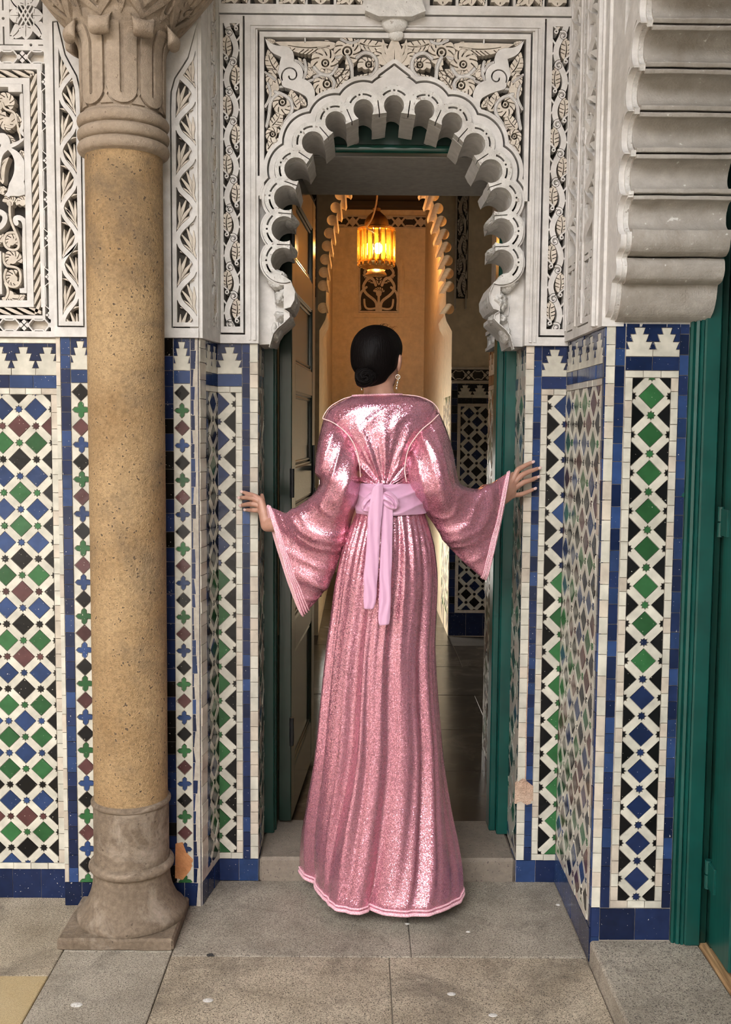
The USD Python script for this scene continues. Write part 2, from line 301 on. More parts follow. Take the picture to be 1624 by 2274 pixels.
# sequinned cloth: every sequin is a small disc with a lean of its own on a pink ground
N = {'g': ('geometry', {}), 'v': ('voronoi_texture', {'scale': 430.0, 'randomness': .45}), 's': ('vector_math', {'math_type': 'subtract', 'vector2': (.5, .5, .5)}), 'k': ('vector_math', {'math_type': 'scale', 'scale': .44}),
     'a': ('vector_math', {'math_type': 'add'}), 'nm': ('vector_math', {'math_type': 'normalize'}), 'k2': ('vector_math', {'math_type': 'scale', 'scale': .22}), 'c2': ('vector_math', {'math_type': 'add'}), 'cn': ('vector_math', {'math_type': 'normalize'}),
     'lr': ('rgb_ramp', {'ramp': [(.0, (.72, .34, .43)), (.5, (.64, .265, .355)), (.74, (.34, .12, .175))]}),
     'rm': ('map_range', {'from_min': 0., 'from_max': 1., 'to_min': .07, 'to_max': .26}), 'sc': ('separate_color', {}), 'tr': ('rgb_ramp', {'ramp': [(0, (.72, .74, .80)), (1, (1.2, 1.1, 1.05))]}), 'mx': ('mix', {'mix_type': 'multiply', 'fac': .8}),
     'p': ('principled_bsdf', {'metallic': .66, 'roughness': .17, 'coat_weight': .7, 'coat_roughness': .08, 'coat_ior': 1.8})}
mat('sequins', N, [('g.position', 'v.vector'), ('v.color', 's.vector1'), ('s.vector', 'k.vector1'), ('g.normal', 'a.vector1'), ('k.vector', 'a.vector2'), ('a.vector', 'nm.vector1'), ('nm.vector', 'p.normal'), ('g.normal', 'c2.vector1'), ('k.vector', 'k2.vector1'), ('k2.vector', 'c2.vector2'), ('c2.vector', 'cn.vector1'), ('cn.vector', 'p.coat_normal'),
                   ('v.distance', 'lr.fac'), ('v.color', 'sc.color'), ('sc.r', 'tr.fac'), ('sc.g', 'rm.value'), ('rm.result', 'p.roughness'), ('lr.color', 'mx.color1'), ('tr.color', 'mx.color2'), ('mx.color', 'p.base_color')])
mat('lining', {'p': ('principled_bsdf', {'base_color': (.62, .36, .36), 'roughness': .55})}, [])
mat('satin', {'g': ('geometry', {}), 'n': ('noise_texture', {'scale': 70.0, 'detail': 2.0}), 'b': ('bump', {'strength': .15, 'distance': .002}), 'p': ('principled_bsdf', {'base_color': (.56, .31, .45), 'roughness': .30, 'sheen_weight': .4, 'sheen_tint': (1, .8, .95)})}, [('g.position', 'n.vector'), ('n.fac', 'b.height'), ('b.normal', 'p.normal')])
mat('trim', {'g': ('geometry', {}), 'n': ('noise_texture', {'scale': 420.0, 'detail': 1.0}), 'r': ('rgb_ramp', {'ramp': [(.4, (.60, .27, .34)), (.6, (.86, .56, .62))]}), 'b': ('bump', {'strength': .6, 'distance': .002}), 'p': ('principled_bsdf', {'roughness': .5})}, [('g.position', 'n.vector'), ('n.fac', 'r.fac'), ('n.fac', 'b.height'), ('b.normal', 'p.normal'), ('r.color', 'p.base_color')])
mat('piping', {'p': ('principled_bsdf', {'base_color': (.82, .56, .54), 'roughness': .45})}, [])
# ---------------------------------------------------------------- planes of the place
YB, YP, YL, YR = 3.235, 3.055, 3.105, 2.73          # door wall, pilaster face, left panel, near end of the right wall
XL, XR = -.455, .652                                # inner corners of the door wall
JL, JR = -.327, .522                                # edges of the doorway in the dado
XC = .095                                           # axis of the door arch
DADO = 1.755
FB = Frame((0, YB, 0), (1, 0, 0), (0, 0, 1), (0, 1, 0))
FP = Frame((0, YP, 0), (1, 0, 0), (0, 0, 1), (0, 1, 0))
FL = Frame((0, YL, 0), (1, 0, 0), (0, 0, 1), (0, 1, 0))
FF = Frame((0, YR, 0), (1, 0, 0), (0, 0, 1), (0, 1, 0))
RW_LEN = YB - YR
FR = Frame((XR, YB, 0), (0, -1, 0), (0, 0, 1), (1, 0, 0))
_a = np.array([-.484, YP, 0]); _b = np.array([XL, YB, 0]); RET_LEN = float(np.linalg.norm(_b - _a)); _u = (_b - _a) / RET_LEN
FRET = Frame(_a, _u, (0, 0, 1), (-_u[1], _u[0], 0))
JAMB = .20                                          # depth of the tiled reveal
FJR = Frame((JR, YB, 0), (0, 1, 0), (0, 0, 1), (1, 0, 0))
FJL = Frame((JL, YB, 0), (0, 1, 0), (0, 0, 1), (-1, 0, 0))

# ---------------------------------------------------------------- the mosaic: one Mesh per tile
G = .0009
def put_tile(parent, fr, poly, name, m, thick=.010):
    for p in polys(poly.buffer(-G, join_style=2)):
        if p.area < 6e-6: continue
        p = p.simplify(.0002)
        t = (nrng.normal(0, .010), nrng.normal(0, .010)); pr = nrng.uniform(-.0012, .0006)
        me = prism(p, fr, pr, thick, tilt=t)
        if me is not None: obj(name, me, m, parent)
def many(parent, fr, plist, name, m, thick=.010):
    """tiles too small in the photograph to tell apart: real tiles joined into one part"""
    ms = []
    for poly in plist:
        for p in polys(poly.buffer(-G, join_style=2)):
            if p.area < 4e-6: continue
            ms.append(prism(p.simplify(.0003), fr, nrng.uniform(-.001, .0006), thick, tilt=(nrng.normal(0, .012), nrng.normal(0, .012))))
    if ms: obj(name, cat_meshes(ms), m, parent, kind='stuff')
class Sink:
    """collects (poly, name, material) and writes them tile by tile or joined by material"""
    def __init__(s): s.t = []
    def add(s, poly, name, m): s.t.append((poly, name, m))
    def write(s, parent, fr, single=True, joined=()):
        if single:
            for p, n, m in s.t:
                if n not in joined: put_tile(parent, fr, p, n, m)
        if joined or not single:
            by = {}
            for p, n, m in s.t:
                if not single or n in joined: by.setdefault((n, m), []).append(p)
            for (n, m), l in by.items(): many(parent, fr, l, n + '_field', m)
def vstack(S, u0, u1, v0, v1, h, m, name='border_tile', jit=.18):
    v = v0
    while v < v1 - .004:
        hh = h * (1 + rng.uniform(-jit, jit)); w = min(v + hh, v1)
        if v1 - w < .35 * h: w = v1
        S.add(box(u0, v, u1, w), name, m if isinstance(m, str) else rng.choice(m)); v = w
def hstack(S, u0, u1, v0, v1, w, m, name='border_tile'):
    n = max(1, round((u1 - u0) / w)); e = np.linspace(u0, u1, n + 1)
    for a, b in zip(e[:-1], e[1:]): S.add(box(a, v0, b, v1), name, m if isinstance(m, str) else rng.choice(m))
def star8(c, r, q=.62):
    return Polygon([(c[0] + (r if k % 2 == 0 else r * q * 1.06) * math.cos(k * math.pi / 8), c[1] + (r if k % 2 == 0 else r * q * 1.06) * math.sin(k * math.pi / 8)) for k in range(16)])
def lattice(S, u0, u1, v0, v1, uc, vc, P, color, star=None):
    """big lozenges in a diagonal trellis of white bars with eight-point stars at the crossings"""
    R = box(u0, v0, u1, v1); d = P * .67; sr = P * .235; bw = P * .47; bl = P * 1.414 - sr * .55
    i0, i1 = math.floor((u0 - uc) / P) - 1, math.ceil((u1 - uc) / P) + 1
    j0, j1 = math.floor((v0 - vc) / P) - 1, math.ceil((v1 - vc) / P) + 1
    stars = {}
    for i in range(i0, i1 + 1):
        for j in range(j0, j1 + 1):
            c = (uc + i * P, vc + j * P)
            if (i + j) % 2: stars[(i, j)] = star8(c, sr)
    for i in range(i0, i1 + 1):
        for j in range(j0, j1 + 1):
            c = (uc + i * P, vc + j * P)
            if (i + j) % 2 == 0:
                q = Polygon([(c[0] + d, c[1]), (c[0], c[1] + d), (c[0] - d, c[1]), (c[0], c[1] - d)]).intersection(R)
                if q.area > 1e-6:
                    S.add(q, 'lozenge_tile', color(i, j, q.area > .9 * 2 * d * d))
            else:
                q = stars[(i, j)].intersection(R)
                if q.area > 1e-6: S.add(q, 'star_tile', (star or color)(i, j, q.area > .8 * stars[(i, j)].area))
    for i in range(i0, i1):
        for j in range(j0, j1):
            m = np.array([uc + (i + .5) * P, vc + (j + .5) * P]); s = -1 if (i + j) % 2 == 0 else 1   # joins the two stars of this cell
            t = np.array([1, s]) / math.sqrt(2); n = np.array([-t[1], t[0]])
            b = Polygon([m + t * bl / 2 + n * bw / 2, m - t * bl / 2 + n * bw / 2, m - t * bl / 2 - n * bw / 2, m + t * bl / 2 - n * bw / 2])
            near = [stars[k] for k in ((i, j), (i + 1, j), (i, j + 1), (i + 1, j + 1)) if k in stars]
            b = b.difference(unary_union(near)).intersection(R)
            if b.area > 2e-6: S.add(b, 'bar_tile', 'glaze_white')
def merlons(S, u0, u1, v0, v1, n, phase=0.0, ground='glaze_navy'):
    """a row of stepped white merlons on blue"""
    w = (u1 - u0) / n; H = v1 - v0; R = box(u0, v0, u1, v1); allm = []
    for k in range(-1, n + 1):
        c = u0 + (k + .5 + phase) * w
        lv = [(0, .5, .5), (.22, .46, .40) , (.45, .33, .26), (.68, .21, .15)]
        hs = [0, .22, .45, .68, .88]; tops = [(.5, .5), (.36, .48), (.24, .34), (.13, .20)]
        ps = [box(c - .5 * w, v0, c + .5 * w, v0 + .22 * H)]
        for q in range(1, 4):
            a, b = tops[q]; ps.append(Polygon([(c - a * w, v0 + (hs[q] - .01) * H), (c + a * w, v0 + (hs[q] - .01) * H), (c + b * w, v0 + hs[q + 1] * H), (c - b * w, v0 + hs[q + 1] * H)]))
        P = unary_union(ps); allm.append(P)
        for x in polys(P.intersection(R)):
            if x.area > 1e-5: S.add(x, 'merlon_tile', 'glaze_white')
    rest = R.difference(unary_union(allm))
    cuts = unary_union([box(u0 + (k + phase + .5) * w - .0003, v0 - 1, u0 + (k + phase + .5) * w + .0003, v1 + 1) for k in range(-1, n + 2)])
    for x in polys(rest.difference(cuts)):
        if x.area > 4e-6: S.add(x, 'infill_tile', ground)
def cross(c, r, w=.30):
    """four-armed star with pointed arms"""
    P = []
    for k in range(4):
        a = k * math.pi / 2; t = np.array([math.cos(a), math.sin(a)]); n = np.array([-t[1], t[0]])
        P += [t * r * .34 - n * r * w * 1.0, t * r * .72 - n * r * w * 1.0, t * r, t * r * .72 + n * r * w * 1.0]
        P += [(t + n) * r * .36]
    return Polygon([np.asarray(c) + p for p in P]).buffer(0)
def cross_strip(S, u0, u1, v0, v1, vstart, step):
    uc = (u0 + u1) / 2; R = box(u0, v0, u1, v1); k = 0; shapes = []; seq = ['glaze_black', 'glaze_green', 'glaze_maroon', 'glaze_blue']
    v = vstart; hw = (u1 - u0) / 2 * .93
    edges = [v1]
    while v > v0 - step:
        sh = Polygon([(uc + hw, v), (uc, v + hw), (uc - hw, v), (uc, v - hw)]) if k % 2 == 0 else cross((uc, v), hw * .97)
        shapes.append(sh); q = sh.intersection(R)
        if q.area > 1e-5: S.add(q, 'lozenge_tile' if k % 2 == 0 else 'cross_tile', seq[k % 4])
        edges.append(v); v -= step; k += 1
    U = unary_union(shapes)
    edges.append(v0)
    for a, b in zip(edges[:-1], edges[1:]):
        a, b = min(a, v1), max(b, v0)
        if a - b < .004: continue
        for x in polys(box(u0, b, u1, a).difference(U.buffer(.0003))):
            if x.area > 1.2e-5: S.add(x, 'field_tile', 'glaze_white')
BLU = ['glaze_blue', 'glaze_navy', 'glaze_navy']
WHT = ['glaze_white', 'glaze_white', 'glaze_ivory']
def z_rows(top, base=.075, z0=0.0):
    return dict(base=(z0, z0 + base), w0=(z0 + base, z0 + base + .021), lat=(z0 + base + .021, top - .154), w1=(top - .154, top - .135), blue=(top - .135, top - .096), mer=(top - .096, top))

# ================================================================ door wall
wall_back = thing('wall_back', 'carved white plaster wall with the lobed doorway over a mosaic tile dado', 'wall', kind='structure')
arch_pts = [(0, 2.485, .031), (.094, 2.472, .031), (.180, 2.434, .032), (.250, 2.371, .034), (.3025, 2.290, .036), (.332, 2.203, .038), (.339, 2.108, .039), (.341, 2.012, .039)]
def mirror_pts(L): return [(XC + x, z, r) for x, z, r in L] + [(XC - x, z, r) for x, z, r in L if x > 0]
LOBES = mirror_pts(arch_pts)
corbel = [(.347, 1.968), (.318, 1.950), (.304, 1.915), (.306, 1.890), (.318, 1.868), (.338, 1.862), (.322, 1.852), (.320, 1.838), (.335, 1.822), (.358, 1.803), (.372, 1.785), (.384, 1.745)]
def inner_line(g=.019):
    out = []
    for x, z, r in arch_pts:
        d = np.array([0 - x, min(2.16, z) - z]) if z > 2.16 else np.array([-1.0, 0])
        d = d / np.linalg.norm(d); out.append((x + d[0] * g, z + d[1] * g))
    return out
half = inner_line() + corbel
OPEN = Polygon([(XC + x, z) for x, z in half] + [(XC + .384, 1.60), (XC - .384, 1.60)] + [(XC - x, z) for x, z in reversed(half[1:])]).buffer(0)
OPEN = unary_union([OPEN] + [Point(x, z).buffer(r, 14) for x, z, r in LOBES])
OPEN_LOW = box(JL, -.1, JR, DADO)
OPENING = unary_union([OPEN, OPEN_LOW])
def lobes_out(g): return unary_union([Point(x, z).buffer(r + g, 18) for x, z, r in LOBES] + [OPEN.buffer(.002)])
TOP = 3.35
# core of the wall: dado backing and the arch block
obj('dado_backing', prism(box(XL - .02, 0, XR + .02, DADO).difference(OPEN_LOW.buffer(.0)), FB, .004, JAMB), 'grout', wall_back)
S = Sink()
for sgn, jx, cx in ((-1, JL, XL), (1, JR, XR)):
    def u(a, b): return (min(jx + sgn * a, jx + sgn * b), max(jx + sgn * a, jx + sgn * b))
    R = z_rows(DADO)
    vstack(S, *u(0, .026), R['base'][1], DADO, .044, WHT)
    vstack(S, *u(.026, .0505), R['base'][1], DADO, .046, BLU)
    x0, x1 = sorted((jx + sgn * .0505, cx))
    if sgn > 0: hstack(S, JR + .0, XR, *R['base'], .07, BLU, 'base_tile')
    else: hstack(S, XL, JL, *R['base'], .07, BLU, 'base_tile')
    hstack(S, x0, x1, *R['w0'], .04, WHT); hstack(S, x0, x1, *R['w1'], .05, WHT); hstack(S, x0, x1, *R['blue'], .08, BLU)
    merlons(S, x0, x1, *R['mer'], 1)
    vstack(S, *u(.0505, .071), *R['lat'], .046, WHT)
    l0, l1 = sorted((jx + sgn * .071, cx))
    Z0 = 1.565
    def col(i, j, full, sgn=sgn, cx=cx):
        if i != 0: return 'glaze_black'
        z = Z0 + j * .0565
        return ('glaze_blue' if rng.random() < .5 else 'glaze_navy') if z > 1.02 else 'glaze_green'
    lattice(S, l0, l1, *R['lat'], cx, Z0, .0565, col, lambda i, j, f: 'glaze_black' if i else ('glaze_navy' if j > -10 else 'glaze_green'))
# broken tiles low on the right jamb: bare mortar shows
hole = Polygon([(.518, .335), (.540, .352), (.556, .340), (.574, .325), (.574, .268), (.555, .262), (.535, .275), (.518, .268)])
S.t = [(p.difference(hole), n, m) for p, n, m in S.t]
S.write(wall_back, FB)
hb = prism(hole.buffer(.003), FB, .002, .008); hb = hb.subdivide().subdivide(); hb.vertices[:, 1] += .006 * (meshkit.fbm(hb.vertices * 90) - .3)
obj('bare_mortar', hb, 'bare_mortar', wall_back, 'rough bare mortar where jamb tiles have broken away')
crack = prism(band([(.5475, .30), (.5485, .42), (.5470, .55), (.5492, .70), (.5480, .88)], [.004, .003, .0035, .002, .001], 18), FB, -.0016, .004)
obj('crack', crack, 'bare_mortar', wall_back)
# tiled reveals of the doorway
for side, fr in (('r', FJR), ('l', FJL)):
    S = Sink(); R = z_rows(DADO)
    hstack(S, .0035, JAMB, *R['base'], .09, BLU, 'base_tile'); hstack(S, .0035, JAMB, *R['w0'], .05, WHT); hstack(S, .0035, JAMB, *R['w1'], .05, WHT); hstack(S, .0035, JAMB, *R['blue'], .05, BLU)
    merlons(S, .0035, JAMB, *R['mer'], 3); vstack(S, .0035, .022, *R['lat'], .05, BLU)
    lattice(S, .022, JAMB, *R['lat'], .022 + .0565, 1.565, .0565, lambda i, j, f: ['glaze_green', 'glaze_black', 'glaze_green', 'glaze_blue'][(j // 2) % 4] if i % 2 == 0 else 'glaze_black')
    S.write(wall_back, fr, single=False)

# ================================================================ left return, pilaster, left panel
wall_left = thing('wall_left', 'pilaster and panel of carved plaster over mosaic tiles behind the stone column', 'wall', kind='structure')
S = Sink(); R = z_rows(DADO)
hstack(S, .0035, RET_LEN, *R['base'], .06, BLU, 'base_tile')
vstack(S, .0035, .062, R['base'][1], DADO, .047, WHT, jit=.25)
hstack(S, .062, RET_LEN, *R['w0'], .05, WHT); hstack(S, .062, RET_LEN, *R['w1'], .05, WHT); hstack(S, .062, RET_LEN, *R['blue'], .05, BLU); merlons(S, .062, RET_LEN, *R['mer'], 2)
vstack(S, .062, .085, *R['lat'], .05, BLU)
lattice(S, .085, RET_LEN, *R['lat'], .085 + .0485, 1.565, .0485, lambda i, j, f: ['glaze_navy', 'glaze_black', 'glaze_green', 'glaze_black'][(j // 2) % 4] if i % 2 == 0 else 'glaze_black')
S.write(wall_left, FRET, joined=('bar_tile', 'star_tile', 'lozenge_tile', 'infill_tile'))
obj('dado_backing', prism(box(-.003, 0, RET_LEN + .003, DADO), FRET, .004, .05), 'grout', wall_left)
PX0, PX1 = -.912, -.484
obj('dado_backing', prism(box(PX0, 0, PX1, DADO), FP, .004, .14, open_back=False), 'grout', wall_left)
S = Sink()
hstack(S, PX0, PX1 - .002, 0, .075, .055, BLU, 'base_tile')
vstack(S, PX0, PX0 + .014, .075, DADO, .06, WHT)
vstack(S, PX0 + .014, PX0 + .043, .075, DADO, .048, BLU)
vstack(S, PX1 - .027, PX1 - .002, .075, DADO, .048, BLU)
vstack(S, PX1 - .106, PX1 - .078, .075, DADO, .048, ['glaze_navy', 'glaze_navy', 'glaze_black'])
vstack(S, PX0 + .103, PX1 - .106, .075, DADO, .12, WHT, 'field_tile')
for a, b in ((PX0 + .044, PX0 + .102), (PX1 - .0775, PX1 - .0275)):
    hstack(S, a, b, DADO - .135, DADO - .096, .07, BLU); merlons(S, a, b, DADO - .096, DADO, 1)
    cross_strip(S, a, b, .075, DADO - .135, 1.592, .0522)
spot = Polygon([(-.566, .20), (-.545, .205), (-.533, .172), (-.512, .150), (-.520, .118), (-.545, .085), (-.568, .09)])
S.t = [(p.difference(spot), n, m) for p, n, m in S.t]
S.write(wall_left, FP)
sp = prism(spot.buffer(.002), FP, .0015, .008); sp = sp.subdivide().subdivide(); sp.vertices[:, 1] += .004 * (meshkit.fbm(sp.vertices * 90) - .4)
obj('bare_terracotta', sp, 'terracotta', wall_left, 'bare orange terracotta where pilaster tiles have flaked off beside the column base')
# left panel
LX0, LX1 = -1.36, -.912
obj('dado_backing', prism(box(LX0, 0, LX1 + .03, DADO + .01), FL, .004, .10), 'grout', wall_left)
S = Sink(); R = z_rows(1.74, .094)
hstack(S, LX0, LX1, *R['base'], .098, BLU, 'base_tile'); hstack(S, LX0, LX1 - .012, *R['w0'], .058, WHT); hstack(S, LX0, LX1 - .012, *R['w1'], .05, WHT); hstack(S, LX0, LX1 - .012, *R['blue'], .073, BLU)
merlons(S, LX1 - .012 - 7 * .0735, LX1 - .012, *R['mer'], 7, phase=.12)
vstack(S, LX1 - .012, LX1, R['w0'][0], 1.74, .05, WHT)
vstack(S, LX1 - .032, LX1 - .012, *R['lat'], .05, WHT)
hstack(S, LX0, LX1, 1.74, DADO, .3, 'glaze_white', 'coping_tile')
rows = 'BMGKBGBGBKGMBKGMBKGBGBGKBMGKB'
cm = dict(B='glaze_blue', M='glaze_maroon', G='glaze_green', K='glaze_black')
PLt = .0510
def lcol(i, j, full):
    k = -j; c = rows[k % len(rows)] if k >= 0 else 'K'
    if i == 1 and k % 2 == 1 and k not in (1, 9): c = 'K'
    if not full and (k < 0): c = 'K'
    return cm[c]
lattice(S, LX0 + .30 - .3, LX1 - .032, *R['lat'], -.991, 1.541, PLt, lcol, lambda i, j, f: cm[rows[(-j) % len(rows)]] if i < 1 else 'glaze_black')
S.write(wall_left, FL)

# ================================================================ right wall and the jamb that faces the camera
wall_right = thing('wall_right', 'carved plaster and mosaic wall turning from the doorway to the lobed side arch', 'wall', kind='structure')
S = Sink(); TR = DADO + .012; R = z_rows(TR)
hstack(S, 0, RW_LEN - .003, 0, .10, .13, BLU, 'base_tile')
hstack(S, 0, RW_LEN - .048, .10, .121, .05, WHT); vstack(S, RW_LEN - .024, RW_LEN - .003, .10, TR, .055, BLU); vstack(S, RW_LEN - .048, RW_LEN - .024, .121, TR - .154, .05, WHT)
hstack(S, 0, RW_LEN - .024, *R['w1'], .06, WHT); hstack(S, 0, RW_LEN - .024, *R['blue'], .085, BLU); merlons(S, 0, RW_LEN - .024, *R['mer'], 5)
diag = ['glaze_blue', 'glaze_black', 'glaze_green', 'glaze_black', 'glaze_maroon', 'glaze_black', 'glaze_green', 'glaze_blue']
def rcol(i, j, full):
    if (j % 2) == 0: return ['glaze_blue', 'glaze_green', 'glaze_maroon', 'glaze_green', 'glaze_blue', 'glaze_blue', 'glaze_green'][((-j) // 2 + (i // 2) * 3) % 7]
    return ['glaze_black', 'glaze_black', 'glaze_maroon'][((-j) // 2 + i // 2) % 3]
lattice(S, 0, RW_LEN - .048, .121, R['lat'][1], .045, 1.565, .0565, rcol)
S.write(wall_right, FR, joined=('bar_tile', 'star_tile'))
obj('dado_backing', boxm(XR + .004, XR + .30, YR + .004, YB + .3, 0, TR), 'grout', wall_right)
# jamb facing the camera
T2 = 1.775; Z2 = .065
S = Sink()
FX = [XR + .002, XR + .027, XR + .053, XR + .055, XR + .199, XR + .224]
vstack(S, FX[0], FX[1], .16, T2, .052, WHT); vstack(S, FX[0], FX[1], .0, .16, .08, BLU)
vstack(S, FX[1], FX[2], .16, T2, .053, BLU); vstack(S, FX[4], FX[5], .16, T2, .053, BLU)
hstack(S, FX[1], FX[5], Z2 + .002, .158, .1, ['glaze_navy'], 'base_tile')
a, b = FX[3], FX[4]
hstack(S, a, b, .16, .181, .05, WHT); hstack(S, a, b, T2 - .143, T2 - .124, .045, WHT); hstack(S, a, b, T2 - .124, T2 - .087, .075, ['glaze_navy']); merlons(S, a, b, T2 - .087, T2, 2)
vstack(S, a, a + .0205, .181, T2 - .143, .042, WHT); vstack(S, b - .0205, b, .181, T2 - .143, .042, WHT)
l0, l1 = a + .0205, b - .0205; Pf = (l1 - l0) / 2; zc = 1.583
def fcol(i, j, full):
    if i != 0: return 'glaze_black'
    return 'glaze_green' if -j * Pf < .80 else 'glaze_navy'
smear = Polygon([(.868, 1.318), (.874, 1.325), (.881, 1.321), (.888, 1.329), (.893, 1.322), (.899, 1.327), (.896, 1.314), (.884, 1.312), (.878, 1.316), (.872, 1.311)])
lattice(S, l0, l1, .181, T2 - .143, (l0 + l1) / 2, zc, Pf, fcol, lambda i, j, f: 'glaze_black' if i else ('glaze_green' if -j * Pf < .60 else 'glaze_navy'))
S.write(wall_right, FF)
obj('paint_smear', prism(smear.intersection(box(0, 0, .876, 3)), FF, -.0020, .001), 'green_paint', wall_right, 'smear of green paint on the border tiles')
# ================================================================ carved plaster
PF = -.012                                           # plaster stands this much proud of the tiles
def relief(parent, fr, g, name, m='plaster', d0=PF, d1=.029, smooth=False, eps=.00025, tilt=None):
    ms = []
    for p in polys(g):
        p = p.simplify(eps)
        if p.area < 3e-6: continue
        x = prism(p, fr, d0, d1, tilt=tilt)
        if x is not None: ms.append(x)
    if ms: return obj(name, cat_meshes(ms), m, parent)
def strip_vine(u0, u1, v0, v1, h, flip=1, k0=0):
    """running vine: (vine polygon, [leaf polygons])"""
    w = u1 - u0; uc = (u0 + u1) / 2; Z = box(u0, v0, u1, v1); parts = []; leaves = []; curls = []
    n = int((v1 - v0) / h) + 2
    vs = np.linspace(v0 - h, v0 + n * h, 12 * (n + 1)); ph = (vs - v0) / h
    us = uc - flip * np.sin(np.pi * ph) * w * .29
    parts.append(LineString(np.column_stack([us, vs])).buffer(w * .165, 5))
    for k in range(-1, n):
        s = flip * (1 if k % 2 == 0 else -1); b = v0 + k * h
        cc = (uc - s * w * .10, b + h * .06)
        curls.append(band(spiral(cc, w * .05, w * .26, 100, -s * 1.05, 30), [w * .10, w * .07, w * .12], 30).union(Point(cc).buffer(w * .07, 8)))
        parts.append(Point(uc + s * w * .30, b + h * .20).buffer(w * .13, 10).difference(Point(uc + s * w * .30, b + h * .20).buffer(w * .055, 8)))
        parts.append(LineString([(uc + s * w * .22, b + h * .26), (uc + s * w * .48, b + h * .40)]).buffer(w * .045))
        parts.append(LineString([(uc - s * w * .40, b + h * .50), (uc - s * w * .52, b + h * .44)]).buffer(w * .05))
        parts.append(LineString([(uc - s * w * .36, b + h * .80), (uc - s * w * .52, b + h * .92)]).buffer(w * .05))
        lf = leaf((uc + s * w * .24, b + h * .26), (uc + s * w * .16, b + h * 1.06), w * .70, bend=-s * .10, veins=4, slit=.045)
        leaves.append(lf)
    cu = unary_union(curls); vine = unary_union(parts).difference(cu.buffer(w * .035)).union(cu).intersection(Z)
    lv = [l.intersection(Z).difference(vine.buffer(w * .02)) for l in leaves]
    return vine, [l for l in lv if l.area > .02 * w * w]
def palmette_strip(u0, u1, v0, v1, h, flip=1):
    """broad wavy ribbon with a five-fingered palmette in every bend"""
    w = u1 - u0; uc = (u0 + u1) / 2; Z = box(u0, v0, u1, v1); rib = []; pal = []
    n = int((v1 - v0) / h) + 2
    for k in range(-1, n + 1):                            # ribbon: separate sickles from edge to edge, each overlapping the next
        s = flip * (1 if k % 2 == 0 else -1); b = v0 + k * h
        rib.append(band([(uc - s * w * .46, b - h * .12), (uc - s * w * .40, b + h * .16), (uc - s * w * .05, b + h * .48), (uc + s * w * .30, b + h * .74), (uc + s * w * .44, b + h * 1.06)], [w * .22, w * .25, w * .27, w * .25, w * .20], 22))
    R = unary_union(rib).intersection(Z)
    for k in range(-1, n + 1):
        s = flip * (1 if k % 2 == 0 else -1); b = v0 + k * h   # ribbon runs from edge -s up to edge +s; the palmette sits above it on the -s side
        e = np.array([uc - s * w * .44, b + h * .36]); fs = []
        for q, (ang, L, off) in enumerate([(90, .92, .10), (72, 1.02, .16), (55, .98, .10), (38, .84, .05), (20, .62, .0)]):
            a = math.radians(ang); t = np.array([s * math.cos(a), math.sin(a)]); st = e + np.array([s * w * .10, off * h * 1.6])
            fs.append(band([st, st + t * L * h * .40 + np.array([-s * .02 * w, .03 * h]), st + t * L * h * .84], [w * .06, w * .17, w * .03], 12))
        stem = band([e + (0, -.02 * h), e + np.array([s * w * .10, h * .24])], [w * .10, w * .09], 6)
        P = stem
        for f in fs: P = P.union(f.difference(P.buffer(w * .016)) ) if P is not stem else P.union(f)
        pal.append(P.difference(R.buffer(w * .03)))
    lim = [p.intersection(Z) for p in pal]; out = []; taken = R.buffer(w * .02)
    for q in lim:
        q = q.difference(taken); out.append(q); taken = taken.union(q.buffer(w * .02))
    return R, [p for p in out if p.area > .02 * w * w]
def flower_panel(u0, u1, v0, v1):
    """four leaves meeting round a small diagonal grille"""
    cx, cy = (u0 + u1) / 2, (v0 + v1) / 2; a, b = (u1 - u0) / 2, (v1 - v0) / 2; out = []
    for sx, sy in ((1, 1), (1, -1), (-1, 1), (-1, -1)):
        out.append(leaf((cx + sx * a * .15, cy + sy * b * .15), (cx + sx * a, cy + sy * b), min(a, b) * .75, .12, 2, .05))
    for sx, sy in ((1, 0), (-1, 0), (0, 1), (0, -1)):
        out.append(leaf((cx + sx * a * .3, cy + sy * b * .3), (cx + sx * a * 1.02, cy + sy * b * 1.02), min(a, b) * .8, 0, 1, .05))
    g = unary_union([LineString([(cx - .35 * a + t * a, cy - .45 * b), (cx + t * a + .35 * a, cy + .45 * b)]).buffer(a * .045) for t in (-.25, 0, .25)] + [LineString([(cx + .35 * a + t * a, cy - .45 * b), (cx + t * a - .35 * a, cy + .45 * b)]).buffer(a * .045) for t in (-.25, 0, .25)])
    return unary_union(out).difference(box(cx - .42 * a, cy - .42 * b, cx + .42 * a, cy + .42 * b)).union(g.intersection(box(cx - .5 * a, cy - .5 * b, cx + .5 * a, cy + .5 * b)))
def rope(p0, p1, w, pitch):
    """twisted rope along a straight line -> list of strand polygons"""
    p0, p1 = np.asarray(p0, float), np.asarray(p1, float); L = np.linalg.norm(p1 - p0); t = (p1 - p0) / L; n = np.array([-t[1], t[0]]); out = []
    for k in range(int(L / pitch) + 1):
        c = p0 + t * (k + .5) * pitch
        out.append(band([c - t * pitch * .72 + n * w * .42, c - t * pitch * .22 + n * w * .16, c + t * pitch * .22 - n * w * .16, c + t * pitch * .72 - n * w * .42], [w * .10, w * .42, w * .42, w * .10], 12))
    R = Polygon([p0 + n * w * .5, p1 + n * w * .5, p1 - n * w * .5, p0 - n * w * .5])
    return [o.intersection(R) for o in out]
